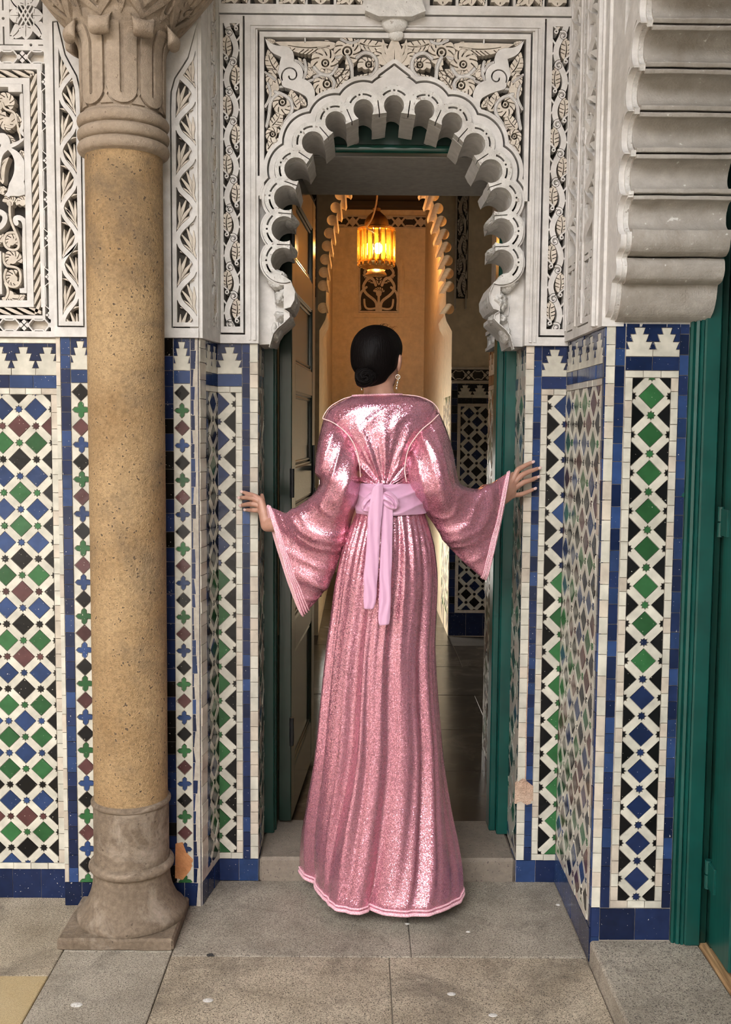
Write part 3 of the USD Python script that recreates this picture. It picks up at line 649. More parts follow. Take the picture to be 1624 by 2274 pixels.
def hex_chain(u0, u1, v0, v1, L, off=0.0):
    """long hexagon frames and four-petalled knots; returns (frames, cream infills)"""
    W = v1 - v0; vc = (v0 + v1) / 2; fr, fill = [], []; k = 0; u = u0 - L + off
    while u < u1 + L:
        H = Polygon([(u, vc), (u + .42 * W, v1), (u + .60 * W, v1 - .10 * W), (u + L * .62 - .60 * W + .3 * W, v1 - .10 * W), (u + L * .62 - .42 * W + .3 * W, v1), (u + L * .62 + .3 * W, vc), (u + L * .62 - .42 * W + .3 * W, v0), (u + L * .62 - .60 * W + .3 * W, v0 + .10 * W), (u + .60 * W, v0 + .10 * W), (u + .42 * W, v0)])
        fr.append(H.exterior.buffer(W * .055, 2)); fill.append(H.buffer(-W * .06))
        c = u + L * .62 + .3 * W + (L * .38 - .3 * W) / 2
        for a in range(4):
            d = np.array([math.cos(a * math.pi / 2), math.sin(a * math.pi / 2)]) * W * .27
            fr.append(affinity.rotate(box(c + d[0] - W * .13, vc + d[1] - W * .13, c + d[0] + W * .13, vc + d[1] + W * .13), 45).buffer(W * .02))
        u += L
    Z = box(u0, v0, u1, v1)
    return unary_union(fr).intersection(Z), unary_union(fill).intersection(Z)

# ---------------------------------------------------------------- door wall above the dado
ZT = 2.755
ground = []                                           # pierced zones get a dark sheet behind them, painting the recess shade
wall = box(XL - .01, DADO, XR + .01, TOP)
def worn(m, size, amp, sc, seed=0):
    v, f = trimesh.remesh.subdivide_to_size(m.vertices, m.faces, size, max_iter=14); m = trimesh.Trimesh(v, f, process=True); n = meshkit.fbm(m.vertices * sc, 4, seed) - .5; n2 = meshkit.fbm(m.vertices * sc + 40, 4, seed) - .5
    m.vertices += amp * np.column_stack([n, 0 * n, n2]); return m
obj('arch_block', worn(prism(wall.difference(OPENING), FB, .031, .255, open_back=False), .07, .007, 28), 'plaster', wall_back, smooth=30)
g2 = [.064, .053, .050, .056, .048, .040, .036, .036]
GM = g2 + g2[1:]
def lobes_var(extra): return unary_union([Point(x, z).buffer(r + g + extra, 18) for (x, z, r), g in zip(LOBES, GM)] + [OPEN.buffer(.001), box(XC - .34, 1.70, XC + .34, 2.05)])
apex = Polygon([(XC - .045, 2.573), (XC, 2.606), (XC + .045, 2.573)])
inside = box(XC - .418, DADO - .012, XC + .418, 2.9)
band_in = lobes_out(.030).intersection(inside).difference(OPEN)
O2 = lobes_var(0).union(apex); O2b = lobes_var(.006).union(apex.buffer(.006)); O3 = lobes_var(.018).union(apex.buffer(.018))
dashes = []
for i, (x, z, r) in enumerate(LOBES):
    d = np.array([x - XC, max(z - 2.16, 0)]) if abs(x - XC) > .01 else np.array([0, 1.0]); a0 = math.atan2(d[1], d[0])
    rr = r + .0145
    for sg in (-1, 1):
        aa = np.linspace(a0 + sg * .22, a0 + sg * .85, 7); dashes.append(LineString([(x + rr * math.cos(a), z + rr * math.sin(a)) for a in aa]).buffer(.0028, 3, cap_style=2))
    dashes.append(Point(x + rr * math.cos(a0), z + rr * math.sin(a0)).buffer(.0034, 6))
# slot in the middle of every cusp
slots = []
for side in (1, -1):
    for (x0, z0, r0), (x1, z1, r1) in zip(arch_pts[:-1], arch_pts[1:]):
        m = np.array([(x0 + x1) / 2, (z0 + z1) / 2]); t = np.array([-(z1 - z0), (x1 - x0)]); t = t / np.linalg.norm(t)
        slots.append(LineString([(XC + side * (m[0] + t[0] * q), m[1] + t[1] * q) for q in (-.06, .020)]).buffer(.0016, 2))
slots = unary_union(slots)
relief(wall_back, FB, band_in.difference(unary_union(dashes)).difference(slots), 'arch_band', 'plaster_worn', d0=PF - .005)
band_mid = O2.intersection(inside).difference(lobes_out(.0315))
relief(wall_back, FB, band_mid, 'arch_band', 'plaster', d0=PF + .002)
inside3 = box(XC - .4175, 2.15, XC + .4175, 2.9)
relief(wall_back, FB, O3.difference(O2b).intersection(box(XC - .4175, 2.22, XC + .4175, 2.9)), 'arch_moulding', 'plaster', d0=PF - .001)
PL, PR, PT = XC - .4155, XC + .4195, 2.703           # rectangular panel round the arch
CZ = box(PL + .015, 2.0, PR - .015, PT - .016).difference(O3)   # pierced spandrels
CZ = unary_union([p for p in polys(CZ) if p.area > .004 and p.bounds[3] > 2.4])
frame_ring = box(PL, 2.20, PR, PT).difference(box(PL + .014, 1.9, PR - .014, PT - .0155)).difference(O2)
relief(wall_back, FB, frame_ring, 'panel_frame', 'plaster', d0=PF)
groove = unary_union([box(PL - .006, 2.27, PL, PT + .006), box(PR, 2.20, PR + .006, PT + .006), box(PL - .006, PT, PR + .006, PT + .006)])
SL = (-.446, -.369, -.433, -.382); SR = (.560, .643, .582, .634)   # strips: outer edges, carved opening
SB, ST = 1.785, ZT - .006
grooves = [groove]
for s in (SL, SR):
    grooves += [box(s[0] - .003, SB - .003, s[0] + .003, ST), box(s[1] - .003, SB - .003, s[1] + .003, ST), box(s[0], SB - .003, s[1], SB + .003)]
grooves += [box(XL - .02, ZT - .003, XR + .02, ZT + .003)]
grooves = unary_union(grooves)
open_zones = unary_union([box(s[2], SB + .022, s[3], ST - .022) for s in (SL, SR)])
flat = wall.difference(O2b.intersection(inside)).difference(box(PL, 1.9, PR, PT)).difference(grooves).difference(open_zones).difference(OPENING)
flat = flat.difference(box(XC - .419, DADO - .1, XC + .419, 2.21))
# top frieze of small pierced panels
FZ0, FZ1 = 2.785, 2.90
frz = [box(a, FZ0, a + .080, FZ1) for a in np.arange(XL + .018, XC - .125, .088)] + [box(a - .080, FZ0, a, FZ1) for a in np.arange(XR - .018, XC + .125, -.088)]
flat = flat.difference(unary_union(frz))
side_l = box(XC - .419, DADO, XC - .4155, 2.2); 
relief(wall_back, FB, flat, 'plaster_field')
for k, z in enumerate(frz):
    x0, z0, x1, z1 = z.bounds; relief(wall_back, FB, flower_panel(x0, x1, z0, z1) if k % 2 == 0 else box(x0 + .012, z0 + .012, x1 - .012, z1).difference(box(x0 + .02, z0 + .02, x1 - .02, z1)).union(leaf(((x0 + x1) / 2, z0), ((x0 + x1) / 2, z0 + .05), .04, 0, 2)), 'frieze_panel', 'plaster_cream'); ground.append(z)
# double moulding round the panel
for o0, o1, dd in ((.012, .020, PF - .006), (.028, .034, PF - .004)):
    ring = box(PL - o1, DADO + .01, PR + o1, PT + o1 * .62).difference(box(PL - o0, 1.0, PR + o0, PT + o0 * .62))
    relief(wall_back, FB, ring.difference(OPENING), 'panel_moulding', 'plaster', d0=dd, d1=PF + .001)
# carved side strips
for s in (SL, SR):
    v, lv = strip_vine(s[2], s[3], SB + .022, ST - .022, .0887, flip=1 if s is SL else -1)
    relief(wall_back, FB, v, 'carved_vine', 'plaster')
    for l in lv: relief(wall_back, FB, l, 'carved_leaf', 'plaster_cream', d0=PF + .003)
    ground.append(box(s[2], SB + .02, s[3], ST - .02))
# spandrels: drawn on the left, mirrored to the right about the arch axis
def zc(x, y): p = at_y(460 + x * .271, y * .271, YB); return (p[0], p[2])
def Z(*pts): return [zc(*p) for p in pts]
KS = .271 * YB / F_PX                                # metres per drawing unit
def zfan(x, y, r, a0, a1, k=7, inner=.42): return fan(zc(x, y), r * KS, a0, a1, k, inner)
smooth_leaf = unary_union([band(Z((482, 330), (560, 415), (655, 450), (650, 540), (625, 600)), [5 * KS, 62 * KS, 95 * KS, 108 * KS, 80 * KS], 22), Point(zc(690, 612)).buffer(96 * KS, 20),
                           band(Z((650, 690), (740, 700), (820, 740), (850, 800), (830, 860)), [70 * KS, 105 * KS, 112 * KS, 70 * KS, 8 * KS], 20)])
sp_c = zc(690, 630)
smooth_leaf = smooth_leaf.difference(band(spiral(sp_c, .012, .062 * .33, 0, 0.02), .0001, 4))
smooth_leaf = smooth_leaf.difference(band([(sp_c[0] + r * math.cos(a), sp_c[1] + r * math.sin(a)) for a, r in zip(np.linspace(3.6, -2.9, 26), np.linspace(78, 16, 26) * KS)], 11 * KS, 40))
fans = [zfan(1150, 425, 108, -100, 230, 10), zfan(965, 520, 112, -70, 240, 9), zfan(1300, 545, 66, -40, 200, 6), zfan(960, 700, 88, 100, 400, 8), zfan(545, 645, 62, 60, 260, 5), zfan(560, 725, 74, 40, 270, 6),
        zfan(625, 860, 84, 90, 400, 8), zfan(545, 1110, 62, 20, 300, 7), zfan(1445, 500, 92, 40, 230, 6), zfan(1440, 585, 55, 120, 330, 5), zfan(850, 610, 45, 20, 170, 4), zfan(1000, 590, 70, 190, 300, 4)]
holes = [((1150, 430), 34), ((970, 525), 26), ((985, 695), 30), ((620, 845), 26), ((540, 1105), 20), ((1325, 535), 22), ((1445, 590), 18)]
hole_u = unary_union([Point(zc(*c)).buffer(r * KS, 8).exterior.buffer(7 * KS) for c, r in holes] + [Point(zc(*c)).buffer(r * .45 * KS, 6) for c, r in holes])
lvs = [leaf(zc(1075, 372), zc(555, 352), 100 * KS, .07, 8, .02, 1), leaf(zc(1220, 350), zc(1485, 372), 95 * KS, -.1, 4, .04), leaf(zc(1010, 350), zc(900, 405), 60 * KS, 0, 2), leaf(zc(980, 610), zc(745, 478), 88 * KS, .14, 4, .04),
       leaf(zc(590, 610), zc(500, 415), 95 * KS, .1, 4, .04), leaf(zc(745, 905), zc(692, 740), 105 * KS, .1, 4, .045), leaf(zc(1050, 745), zc(1172, 605), 72 * KS, .05, 4, .05), leaf(zc(520, 1050), zc(610, 900), 92 * KS, -.1, 4, .045),
       leaf(zc(492, 1245), zc(605, 1140), 75 * KS, .1, 3, .05), leaf(zc(1330, 440), zc(1330, 340), 60 * KS, .1, 2), leaf(zc(1190, 655), zc(1385, 600), 70 * KS, -.12, 4, .05), leaf(zc(610, 1060), zc(630, 1000), 50 * KS, 0, 1), leaf(zc(800, 640), zc(880, 600), 60 * KS, .1, 2),
       leaf(zc(540, 800), zc(480, 880), 50 * KS, .1, 2), leaf(zc(1180, 480), zc(1090, 640), 60 * KS, .2, 3)]
vines = [band(Z((1190, 640), (1180, 540), (1150, 470)), 26 * KS, 12), band(Z((1230, 480), (1290, 440), (1370, 470), (1390, 560), (1340, 630), (1200, 650)), 26 * KS, 24), band(Z((1060, 560), (1010, 620), (930, 610), (880, 560)), 24 * KS, 14), band(Z((880, 640), (960, 620), (1040, 670), (1020, 760)), 22 * KS, 14),
         band(Z((700, 1000), (640, 1010), (690, 930), (690, 840), (640, 790), (560, 760)), 24 * KS, 24), band(Z((490, 1040), (510, 940), (530, 830), (590, 770)), 24 * KS, 16), band(Z((800, 500), (810, 600), (770, 680)), 22 * KS, 12), band(Z((700, 500), (760, 520), (800, 580)), 18 * KS, 10),
         band(Z((480, 880), (520, 780), (500, 690)), 18 * KS, 12), band(Z((1100, 330), (1180, 360), (1240, 340)), 18 * KS, 10), band(Z((600, 1160), (640, 1060), (720, 990)), 20 * KS, 12), band(Z((805, 315), (805, 350)), 10 * KS, 4), band(Z((870, 660), (760, 700)), 18 * KS, 6), band(Z((480, 600), (560, 660)), 16 * KS, 6),
         band(Z((600, 720), (690, 705)), 16 * KS, 6), band(Z((1060, 480), (1100, 470)), 20 * KS, 5)]
centre_leaf = unary_union([leaf(zc(1530, 590), zc(1530, 312), 118 * KS, 0, 0, .055), leaf(zc(1530, 560), zc(1440, 330), 60 * KS, .1, 0, .03)])
fill = []
CZ1 = CZ.buffer(-.002); tk = unary_union([smooth_leaf] + vines + fans + lvs).union(centre_leaf).buffer(.001)
frng = random.Random(5); x0, z0, x1, z1 = CZ.bounds
for L in (.038, .028):
    free = CZ1.difference(tk).buffer(-.0045); shapely.prepare(free)
    for _ in range(260):
        c = np.array([frng.uniform(x0, XC), frng.uniform(z0, z1)])
        if not shapely.contains_xy(free, *c): continue
        near_tk = tk.intersection(Point(c).buffer(L * .8)); best = None
        for a in np.arange(0, 6.28, .7):
            d = np.array([math.cos(a), math.sin(a)]); o = LineString([c - d * L * .5, c + d * L * .5]).buffer(L * .14, 3); s = (o.intersection(near_tk).area + o.difference(CZ1).area) / o.area
            if best is None or s < best[0]: best = (s, d, o)
        if best[0] < .22: fill.append(leaf(c - best[1] * L * .5, c + best[1] * L * .5, L * .52, .10, 3, .045)); tk = tk.union(best[2].buffer(.003)); free = free.difference(best[2].buffer(.008)); shapely.prepare(free)
lvs += fill
for mir in (False, True):
    f = (lambda g: affinity.scale(g, -1, 1, origin=(XC, 0))) if mir else (lambda g: g)
    CZ0 = CZ.buffer(.001)
    sl = f(smooth_leaf).intersection(CZ0)
    relief(wall_back, FB, sl, 'carved_split_leaf', 'plaster', d0=PF + .001)
    vn = f(unary_union(vines)).intersection(CZ0).difference(sl.buffer(.0012)); vn = vn.difference(unary_union([q.exterior for q in polys(vn.buffer(-.0022))]).buffer(.0004))
    relief(wall_back, FB, vn, 'carved_vine', 'plaster', d0=PF + .003)
    taken = unary_union([sl, vn])
    for g in fans + lvs:
        q = f(g).difference(f(hole_u)).intersection(CZ0).difference(taken.buffer(.0011))
        if q.area < 2e-5: continue
        relief(wall_back, FB, q, 'carved_leaf', 'plaster_cream', d0=PF + .002 + .002 * rng.random()); taken = taken.union(q)
q = unary_union([centre_leaf, affinity.scale(centre_leaf, -1, 1, origin=(XC, 0))]).intersection(CZ)
relief(wall_back, FB, q, 'carved_palmette', 'plaster_cream', d0=PF)
ground.append(CZ.buffer(.008))
obj('recess_ground', prism(unary_union(ground + [grooves, unary_union(dashes), lobes_out(.03).intersection(inside).difference(OPEN).buffer(-.002)]).difference(OPENING.buffer(.003)), FB, .0265, .0305), 'mortar_and_shade', wall_back)  # dark sheet under the carved zones only, stands in for recess shade
# worn bracket over the arch
pts = []
def blob(c, r, sq=(1, 1, 1), n=3):
    s = trimesh.creation.icosphere(n, 1.0); s.vertices = s.vertices * np.asarray(sq) * r; s.vertices += .12 * r * (meshkit.fbm(s.vertices * 2.2 / r + 7)[:, None] - .5) * s.vertices / r; s.vertices += np.asarray(c); return s
def zpx(px, py, dy=0): p = at_y(px, py, YB); return (p[0], p[1] + dy, p[2])
b0 = prism(Polygon([(XC - .092, 2.752), (XC - .075, 2.800), (XC - .075, 3.0), (XC + .075, 3.0), (XC + .075, 2.800), (XC + .092, 2.752), (XC + .05, 2.735), (XC - .05, 2.735)]), FB, -.055, .0, open_back=False)
b0 = b0.subdivide().subdivide(); b0.vertices[:, 1] += .010 * (meshkit.fbm(b0.vertices * 24) - .5)
obj('worn_bracket', cat_meshes([b0, blob((XC, YB - .018, 2.728), .030, (1.35, .8, 1)), blob((XC + .005, YB - .015, 2.694), .017, (1.4, .8, 1))]), 'plaster_worn', wall_back, 'weathered plaster bracket above the arch apex', smooth=50)
# eroded springers of the arch: lumps of worn plaster either side
def lump(c, r, sq, seed):
    s = trimesh.creation.icosphere(4, 1.0); u = s.vertices.copy(); k = 1 + .55 * (meshkit.fbm(u * 1.5 + seed, 3) - .5) + .18 * (meshkit.fbm(u * 5 + seed, 3) - .5)
    s.vertices = u * k[:, None] * np.asarray(sq) * r + np.asarray(c); return s
for sg in (-1, 1):
    def P(dx, z, dy): return (XC + sg * dx, YB + dy, z)
    for i, (c, r, sq) in enumerate([(P(.340, 1.900, .085), .034, (1.05, 2.9, 1.25)), (P(.350, 1.842, .085), .027, (1.2, 2.9, .95)), (P(.372, 1.800, .08), .026, (.8, 2.4, 1.3)), (P(.362, 1.955, .02), .026, (1.3, 1.2, 1.2)), (P(.330, 2.060, .12), .017, (1.3, 6.0, .9)), (P(.326, 2.155, .12), .017, (1.3, 6.0, .9)), (P(.320, 2.247, .12), .015, (1.3, 6.5, 1.0))]):
        obj('worn_lump', lump(c, r, sq, i + 3 * sg + 5), 'plaster_worn', wall_back, smooth=True)
# ---------------------------------------------------------------- pilaster above the dado
UP_T = 3.35
pw = box(-.912, DADO, -.484, UP_T)
def ogee(u0, u1, v0, v1, side):
    """tall panel whose upper corner nearest the capital sweeps in"""
    s = 1 if side == 'r' else -1; e, o = (u0, u1) if s > 0 else (u1, u0); w = abs(u1 - u0)
    return Polygon([(e, v0), (o, v0), (o, v1 + .02), (o - s * .12 * w, v1 - .005), (o - s * .45 * w, v1 - .035), (o - s * .80 * w, v1 - .065), (e + s * .03 * w, v1 - .10), (e, v1 - .15)])
opR = ogee(-.5475, -.4885, 1.800, 2.560, 'r'); opL = ogee(-.886, -.838, 1.800, 2.565, 'l')
grv = unary_union([o.buffer(.0145, join_style=2).exterior.buffer(.0022) for o in (opR, opL)])
back = prism(pw, FP, .026, .17, open_back=False); obj('plaster_core', back, 'plaster', wall_left)
relief(wall_left, FP, pw.difference(opR).difference(opL).difference(grv), 'plaster_field', 'plaster', d1=.027)
for o, fl in ((opR, -1), (opL, 1)):
    x0, z0, x1, z1 = o.bounds
    R_, pal = palmette_strip(x0, x1, z0, z1, .0815, fl)
    relief(wall_left, FP, R_.intersection(o), 'carved_ribbon', 'plaster', d1=.027)
    for p in pal: relief(wall_left, FP, p.intersection(o), 'carved_palmette', 'plaster_cream', d0=PF + .003, d1=.027)
obj('recess_ground', prism(unary_union([opR, opL, grv]).buffer(.002), FP, .0235, .0265), 'mortar_and_shade', wall_left)  # shade of the pilaster openings put into a dark backing
# return above the dado
rw = box(-.004, DADO, RET_LEN + .004, UP_T); op = box(.088, 1.80, .148, 3.3)
relief(wall_left, FRET, rw.difference(op).difference(box(.055, 1.79, .060, 3.3)).difference(box(.160, 1.79, .164, 3.3)), 'plaster_field', 'plaster', d1=.027)
v, lv = strip_vine(.088, .148, 1.80, 3.2, .11); relief(wall_left, FRET, v, 'carved_vine', 'plaster', d1=.027)
for l in lv: relief(wall_left, FRET, l, 'carved_leaf', 'plaster_cream', d0=PF + .003, d1=.027)
obj('plaster_core', prism(rw, FRET, .026, .07), 'mortar_and_shade', wall_left)  # core coloured dark so the carved strip reads as shaded

# ---------------------------------------------------------------- left panel above the dado
def lp(px, py): p = at_y(px, py, YL); return (p[0], p[2])
def lbox(x0, y0, x1, y1): a = lp(x0, y0); b = lp(x1, y1); return box(min(a[0], b[0]), min(a[1], b[1]), max(a[0], b[0]), max(a[1], b[1]))
KL = YL / F_PX
lw = box(LX0, DADO + .003, -.90, UP_T)
zA, zB = lp(0, 103)[1], lp(0, 115)[1]
X_ = lambda px: lp(px, 400)[0]
Zz = lambda py: lp(60, py)[1]
# zones
hexT = box(LX0, Zz(144), X_(105), Zz(115)); hexB = box(LX0, Zz(736), X_(110), Zz(709)); hexV = box(X_(98), Zz(709), X_(106.5), Zz(144))
ropeT = box(LX0, Zz(176), X_(89), Zz(157)); ropeB = box(LX0, Zz(701), X_(92), Zz(683)); ropeV = box(X_(72.5), Zz(700), X_(89), Zz(157))
inner = box(LX0, Zz(668), X_(58), Zz(190)); inner_groove = box(X_(58), Zz(300), X_(60), Zz(188))
latP = box(X_(31), Zz(91), X_(104), Zz(-8)); latP2 = box(LX0, Zz(91), X_(5), Zz(-8))
zones = [hexT, hexB, hexV, ropeT, ropeB, ropeV, inner, latP, latP2]
zones_u = unary_union(zones)
gv = unary_union([box(X_(119), DADO + .02, X_(122.5), Zz(84)), box(LX0, Zz(104.5), X_(60), Zz(102)), box(X_(16), Zz(103), X_(19.5), Zz(63)), box(X_(15.5), Zz(27), X_(19), Zz(-10)), box(X_(93), Zz(104.5), X_(104), Zz(102)), Point(X_(17.5), Zz(45)).buffer(.0042), Point(X_(77), Zz(103)).buffer(.0042)])
relief(wall_left, FL, lw.difference(zones_u).difference(gv), 'plaster_field', 'plaster', d1=.027)
obj('plaster_core', prism(lw, FL, .026, .14, open_back=False), 'mortar_and_shade', wall_left)  # dark core supplies the shade between the carved parts
for z, L in ((hexT, .089), (hexB, .089)):
    x0, z0, x1, z1 = z.bounds; a, b = hex_chain(x0, x1, z0, z1, .0885, .010 if z is hexT else .0)
    relief(wall_left, FL, a, 'hexagon_chain', 'plaster', d1=.027); relief(wall_left, FL, b, 'hexagon_infill', 'plaster_cream', d0=.012, d1=.027)
x0, z0, x1, z1 = hexV.bounds
a, b = hex_chain(z0, z1, -(x1 - x0), (x1 - x0), .1135, .03)
rot = lambda g: affinity.affine_transform(g, [0, 1, 1, 0, x1, 0])
relief(wall_left, FL, rot(a).intersection(hexV), 'hexagon_chain', 'plaster', d1=.027)
for z, p0, p1 in ((ropeT, (LX0, Zz(166.5)), (X_(82), Zz(166.5))), (ropeB, (LX0, Zz(692)), (X_(88), Zz(692))), (ropeV, (X_(80.7), Zz(698)), (X_(80.7), Zz(166)))):
    for st in rope(p0, p1, .0225 if z is ropeV else .0235, .0367):
        relief(wall_left, FL, st.intersection(z), 'rope_strand', 'plaster_cream', d0=PF + .002, d1=.027)
for z in (latP, latP2):
    x0, z0, x1, z1 = z.bounds; relief(wall_left, FL, flower_panel(x1 - .1015, x1, z0, z0 + .137).intersection(z), 'flower_panel', 'plaster', d0=PF + .001, d1=.027)
# arabesque inside the rope border: pixel drawing on the panel's plane
def q(*pts): return [lp(*p) for p in pts]
def lfan(x, y, r, a0, a1, k=6, inner=.4): return fan(lp(x, y), r * KL, a0, a1, k, inner)
letters = unary_union([band(q((-14, 345), (-4, 320), (10, 310), (16, 322), (10, 335), (-14, 343)), [8 * KL, 14 * KL, 22 * KL, 20 * KL, 14 * KL, 6 * KL], 24),
                       band(q((22, 332), (40, 348), (48, 372), (46, 395), (36, 415), (22, 436)), [6 * KL, 16 * KL, 24 * KL, 26 * KL, 24 * KL, 8 * KL], 26), band(q((58, 310), (40, 322), (22, 330), (6, 345), (0, 370), (-8, 420)), [4 * KL, 8 * KL, 9 * KL, 10 * KL, 10 * KL, 8 * KL], 20),
                       Polygon(q((13, 437), (38, 408), (56, 405), (61, 425), (60, 434), (45, 438))), band(q((-6, 470), (12, 478), (14, 492), (4, 506), (-10, 512)), 11 * KL, 18), box(X_(-10), Zz(655), X_(3), Zz(560)),
                       band(q((40, 498), (38, 488), (48, 486), (57, 496), (57.5, 530), (59, 600), (61, 640)), [10 * KL, 11 * KL, 10 * KL, 9 * KL, 8 * KL, 7 * KL, 7 * KL], 26), Polygon(q((47, 642), (66, 640), (66, 652), (48, 652))),
                       box(X_(-30), Zz(197), X_(26), Zz(191)), box(X_(26), Zz(208), X_(56), Zz(191)), band(q((52, 216), (53, 250), (55, 282), (50, 292), (58, 305)), [9 * KL, 9 * KL, 8 * KL, 8 * KL, 6 * KL], 16)])
lef = [lfan(14, 228, 20, -60, 240, 8), lfan(18, 270, 20, 100, 420, 8), leaf(lp(18, 300), lp(30, 340), 18 * KL, .1, 4, .05), leaf(lp(8, 410), lp(22, 350), 20 * KL, .2, 6, .03, 1), lfan(8, 424, 9, 0, 300, 6), lfan(24, 452, 17, 10, 170, 6), lfan(52, 452, 15, 20, 200, 5), lfan(28, 538, 18, -30, 250, 7),
       lfan(30, 578, 21, -20, 240, 8), lfan(32, 620, 20, 60, 330, 8), lfan(24, 655, 20, 200, 360, 6), leaf(lp(44, 300), lp(38, 252), 14 * KL, -.1, 3), leaf(lp(48, 335), lp(58, 360), 14 * KL, 0, 3), leaf(lp(-5, 545), lp(10, 520), 14 * KL, 0, 2), leaf(lp(42, 670), lp(58, 656), 14 * KL, .1, 2), lfan(0, 250, 14, 60, 200, 5)]
vin = [band(q((8, 232), (14, 244), (30, 250), (38, 266), (30, 284), (14, 282)), 4.5 * KL, 20), band(q((36, 262), (44, 290), (48, 312)), 4 * KL, 10), band(q((24, 452), (26, 490), (38, 520), (44, 548), (36, 556), (18, 552), (11, 536), (18, 520), (34, 518)), 5 * KL, 30), band(q((10, 565), (16, 590), (40, 596), (48, 616), (40, 636), (20, 634), (12, 615), (16, 600)), 5 * KL, 28), band(q((14, 630), (20, 650), (12, 668)), 5 * KL, 10)]
letters = letters.intersection(inner); relief(wall_left, FL, letters, 'carved_lettering', 'plaster', d0=PF - .003, d1=.027)
vv = unary_union(vin).intersection(inner).difference(letters.buffer(.0012)); relief(wall_left, FL, vv, 'carved_vine', 'plaster_cream', d0=PF + .002, d1=.027)
taken = letters.union(vv)
for l in lef:
    p = l.intersection(inner).difference(taken.buffer(.001)); relief(wall_left, FL, p, 'carved_leaf', 'plaster_cream', d0=PF + .004, d1=.027); taken = taken.union(p)

# ---------------------------------------------------------------- right wall above the dado
RWU = box(-.004, TR, RW_LEN + .004, 3.5)
b1, lt, b2 = (.040, .158), (.190, .238), (.268, .396)
z0, z1, z2 = 1.815, 1.975, 2.02
ops = []
for a, b in (b1, b2): ops += [box(a, z0, b, z1), box(a, z2, b, 3.4)]
ops.append(box(lt[0], 1.825, lt[1], 3.4))
gr = unary_union([box(b1[0], 1.792, b1[1] * .8, 1.797), box(.19, 1.792, .34, 1.797), box(.37, 1.792, .40, 1.797), box(b1[0], 1.988, .09, 1.994), box(.12, 1.988, b1[1], 1.994), box(b2[0], 1.988, .32, 1.994), box(.35, 1.988, b2[1], 1.994), box(.010, 1.78, .016, 3.4)])
relief(wall_right, FR, RWU.difference(unary_union(ops)).difference(gr), 'plaster_field', 'plaster', d1=.0461)
obj('plaster_core', boxm(XR + .046, XR + .27, YR + .001, YB + .3, TR, 3.5), 'plaster', wall_right)
obj('recess_ground', prism(unary_union(ops + [gr]), FR, .0435, .0455), 'mortar_and_shade', wall_right)  # recess shade of the right wall carving, as a dark sheet
for i, (a, b) in enumerate((b1, b2)):
    relief(wall_right, FR, flower_panel(a, b, z0, z1), 'flower_panel', 'plaster', d0=PF + .001, d1=.045)
    w_ = b - a; k = 0
    for zz in np.arange(z2 + .03, 2.95, .062):
        s = 1 if (k + i) % 2 else -1; k += 1; uc = (a + b) / 2
        rb = band([(uc - s * w_ * .48, zz - .03), (uc - s * w_ * .28, zz + .004), (uc + s * w_ * .15, zz + .028), (uc + s * w_ * .47, zz + .062)], [w_ * .10, w_ * .17, w_ * .16, w_ * .08], 14)
        relief(wall_right, FR, rb.intersection(box(a, z2, b, 3.4)), 'carved_ribbon', 'plaster', d0=PF - .003, d1=.045, tilt=(s * .12, -.22))
        taken_ = rb.buffer(.002)
        for q, (ang, L) in enumerate([(100, .052), (70, .056), (38, .048)]):
            an = math.radians(ang); st = np.array([uc - s * w_ * (.34 - .10 * q), zz + .020 + .004 * q]); t = np.array([s * math.cos(an), math.sin(an)])
            lf_ = band([st, st + t * L * .5 + np.array([-s * .006, .004]), st + t * L], [w_ * .06, w_ * .17, w_ * .03], 10).difference(taken_).intersection(box(a, z2, b, 3.4)); taken_ = taken_.union(lf_.buffer(.003))
            if lf_.area > 2e-5: relief(wall_right, FR, lf_, 'carved_leaf', 'plaster', d0=PF + .004, d1=.045, tilt=(rng.uniform(-.5, .5), rng.uniform(-.5, .1)))
trell = unary_union([LineString([(lt[0] - .1, v), (lt[1] + .1, v + s * .30)]).buffer(.0035) for v in np.arange(1.6, 3.6, .055) for s in (1, -1)]).intersection(box(lt[0], 1.825, lt[1], 3.4))
relief(wall_right, FR, trell, 'trellis', 'plaster', d0=PF + .002, d1=.045)
for a, b, dd in ((.412, .420, -.018), (.428, .446, -.026), (.456, .462, -.018), (.168, .174, -.017), (.254, .260, -.017), (.024, .030, -.016)):
    relief(wall_right, FR, box(a, 1.80 if a < .4 else TR + .006, b, 3.5), 'fillet', 'plaster', d0=dd, d1=PF + .001)

# ---------------------------------------------------------------- lobed side arch of the right wall (profile in y, z; thickness along x)
AC, AR = (1.975, 2.07), .598
lob = []
for k in range(-1, 20):
    a = math.radians(5.3 + 9.35 * k)
    if 5.3 + 9.35 * k > 186: break
    lob.append((AC[0] + (AR + .004) * math.cos(a), AC[1] + (AR + .004) * math.sin(a), .0360))
core = unary_union([Point(AC).buffer(AR - .008, 40), box(AC[0] - AR + .01, 1.9, AC[0] + AR - .004, AC[1])])
sp1 = curve([(2.735, 1.776), (2.704, 1.786), (2.680, 1.804), (2.662, 1.832), (2.652, 1.866)], 14); sp2 = curve([(2.634, 1.868), (2.618, 1.876), (2.608, 1.892), (2.606, 1.910), (2.613, 1.926)], 12); sp3 = curve([(2.607, 1.931), (2.588, 1.937), (2.575, 1.950), (2.569, 1.968), (2.571, 1.988), (2.582, 2.004), (2.598, 2.016), (2.606, 2.030)], 18)
spr = Polygon([(2.76, 1.70)] + [tuple(q) for q in sp1] + [tuple(q) for q in sp2] + [tuple(q) for q in sp3] + [(1.2, 2.03), (1.2, 1.70)]).buffer(0)
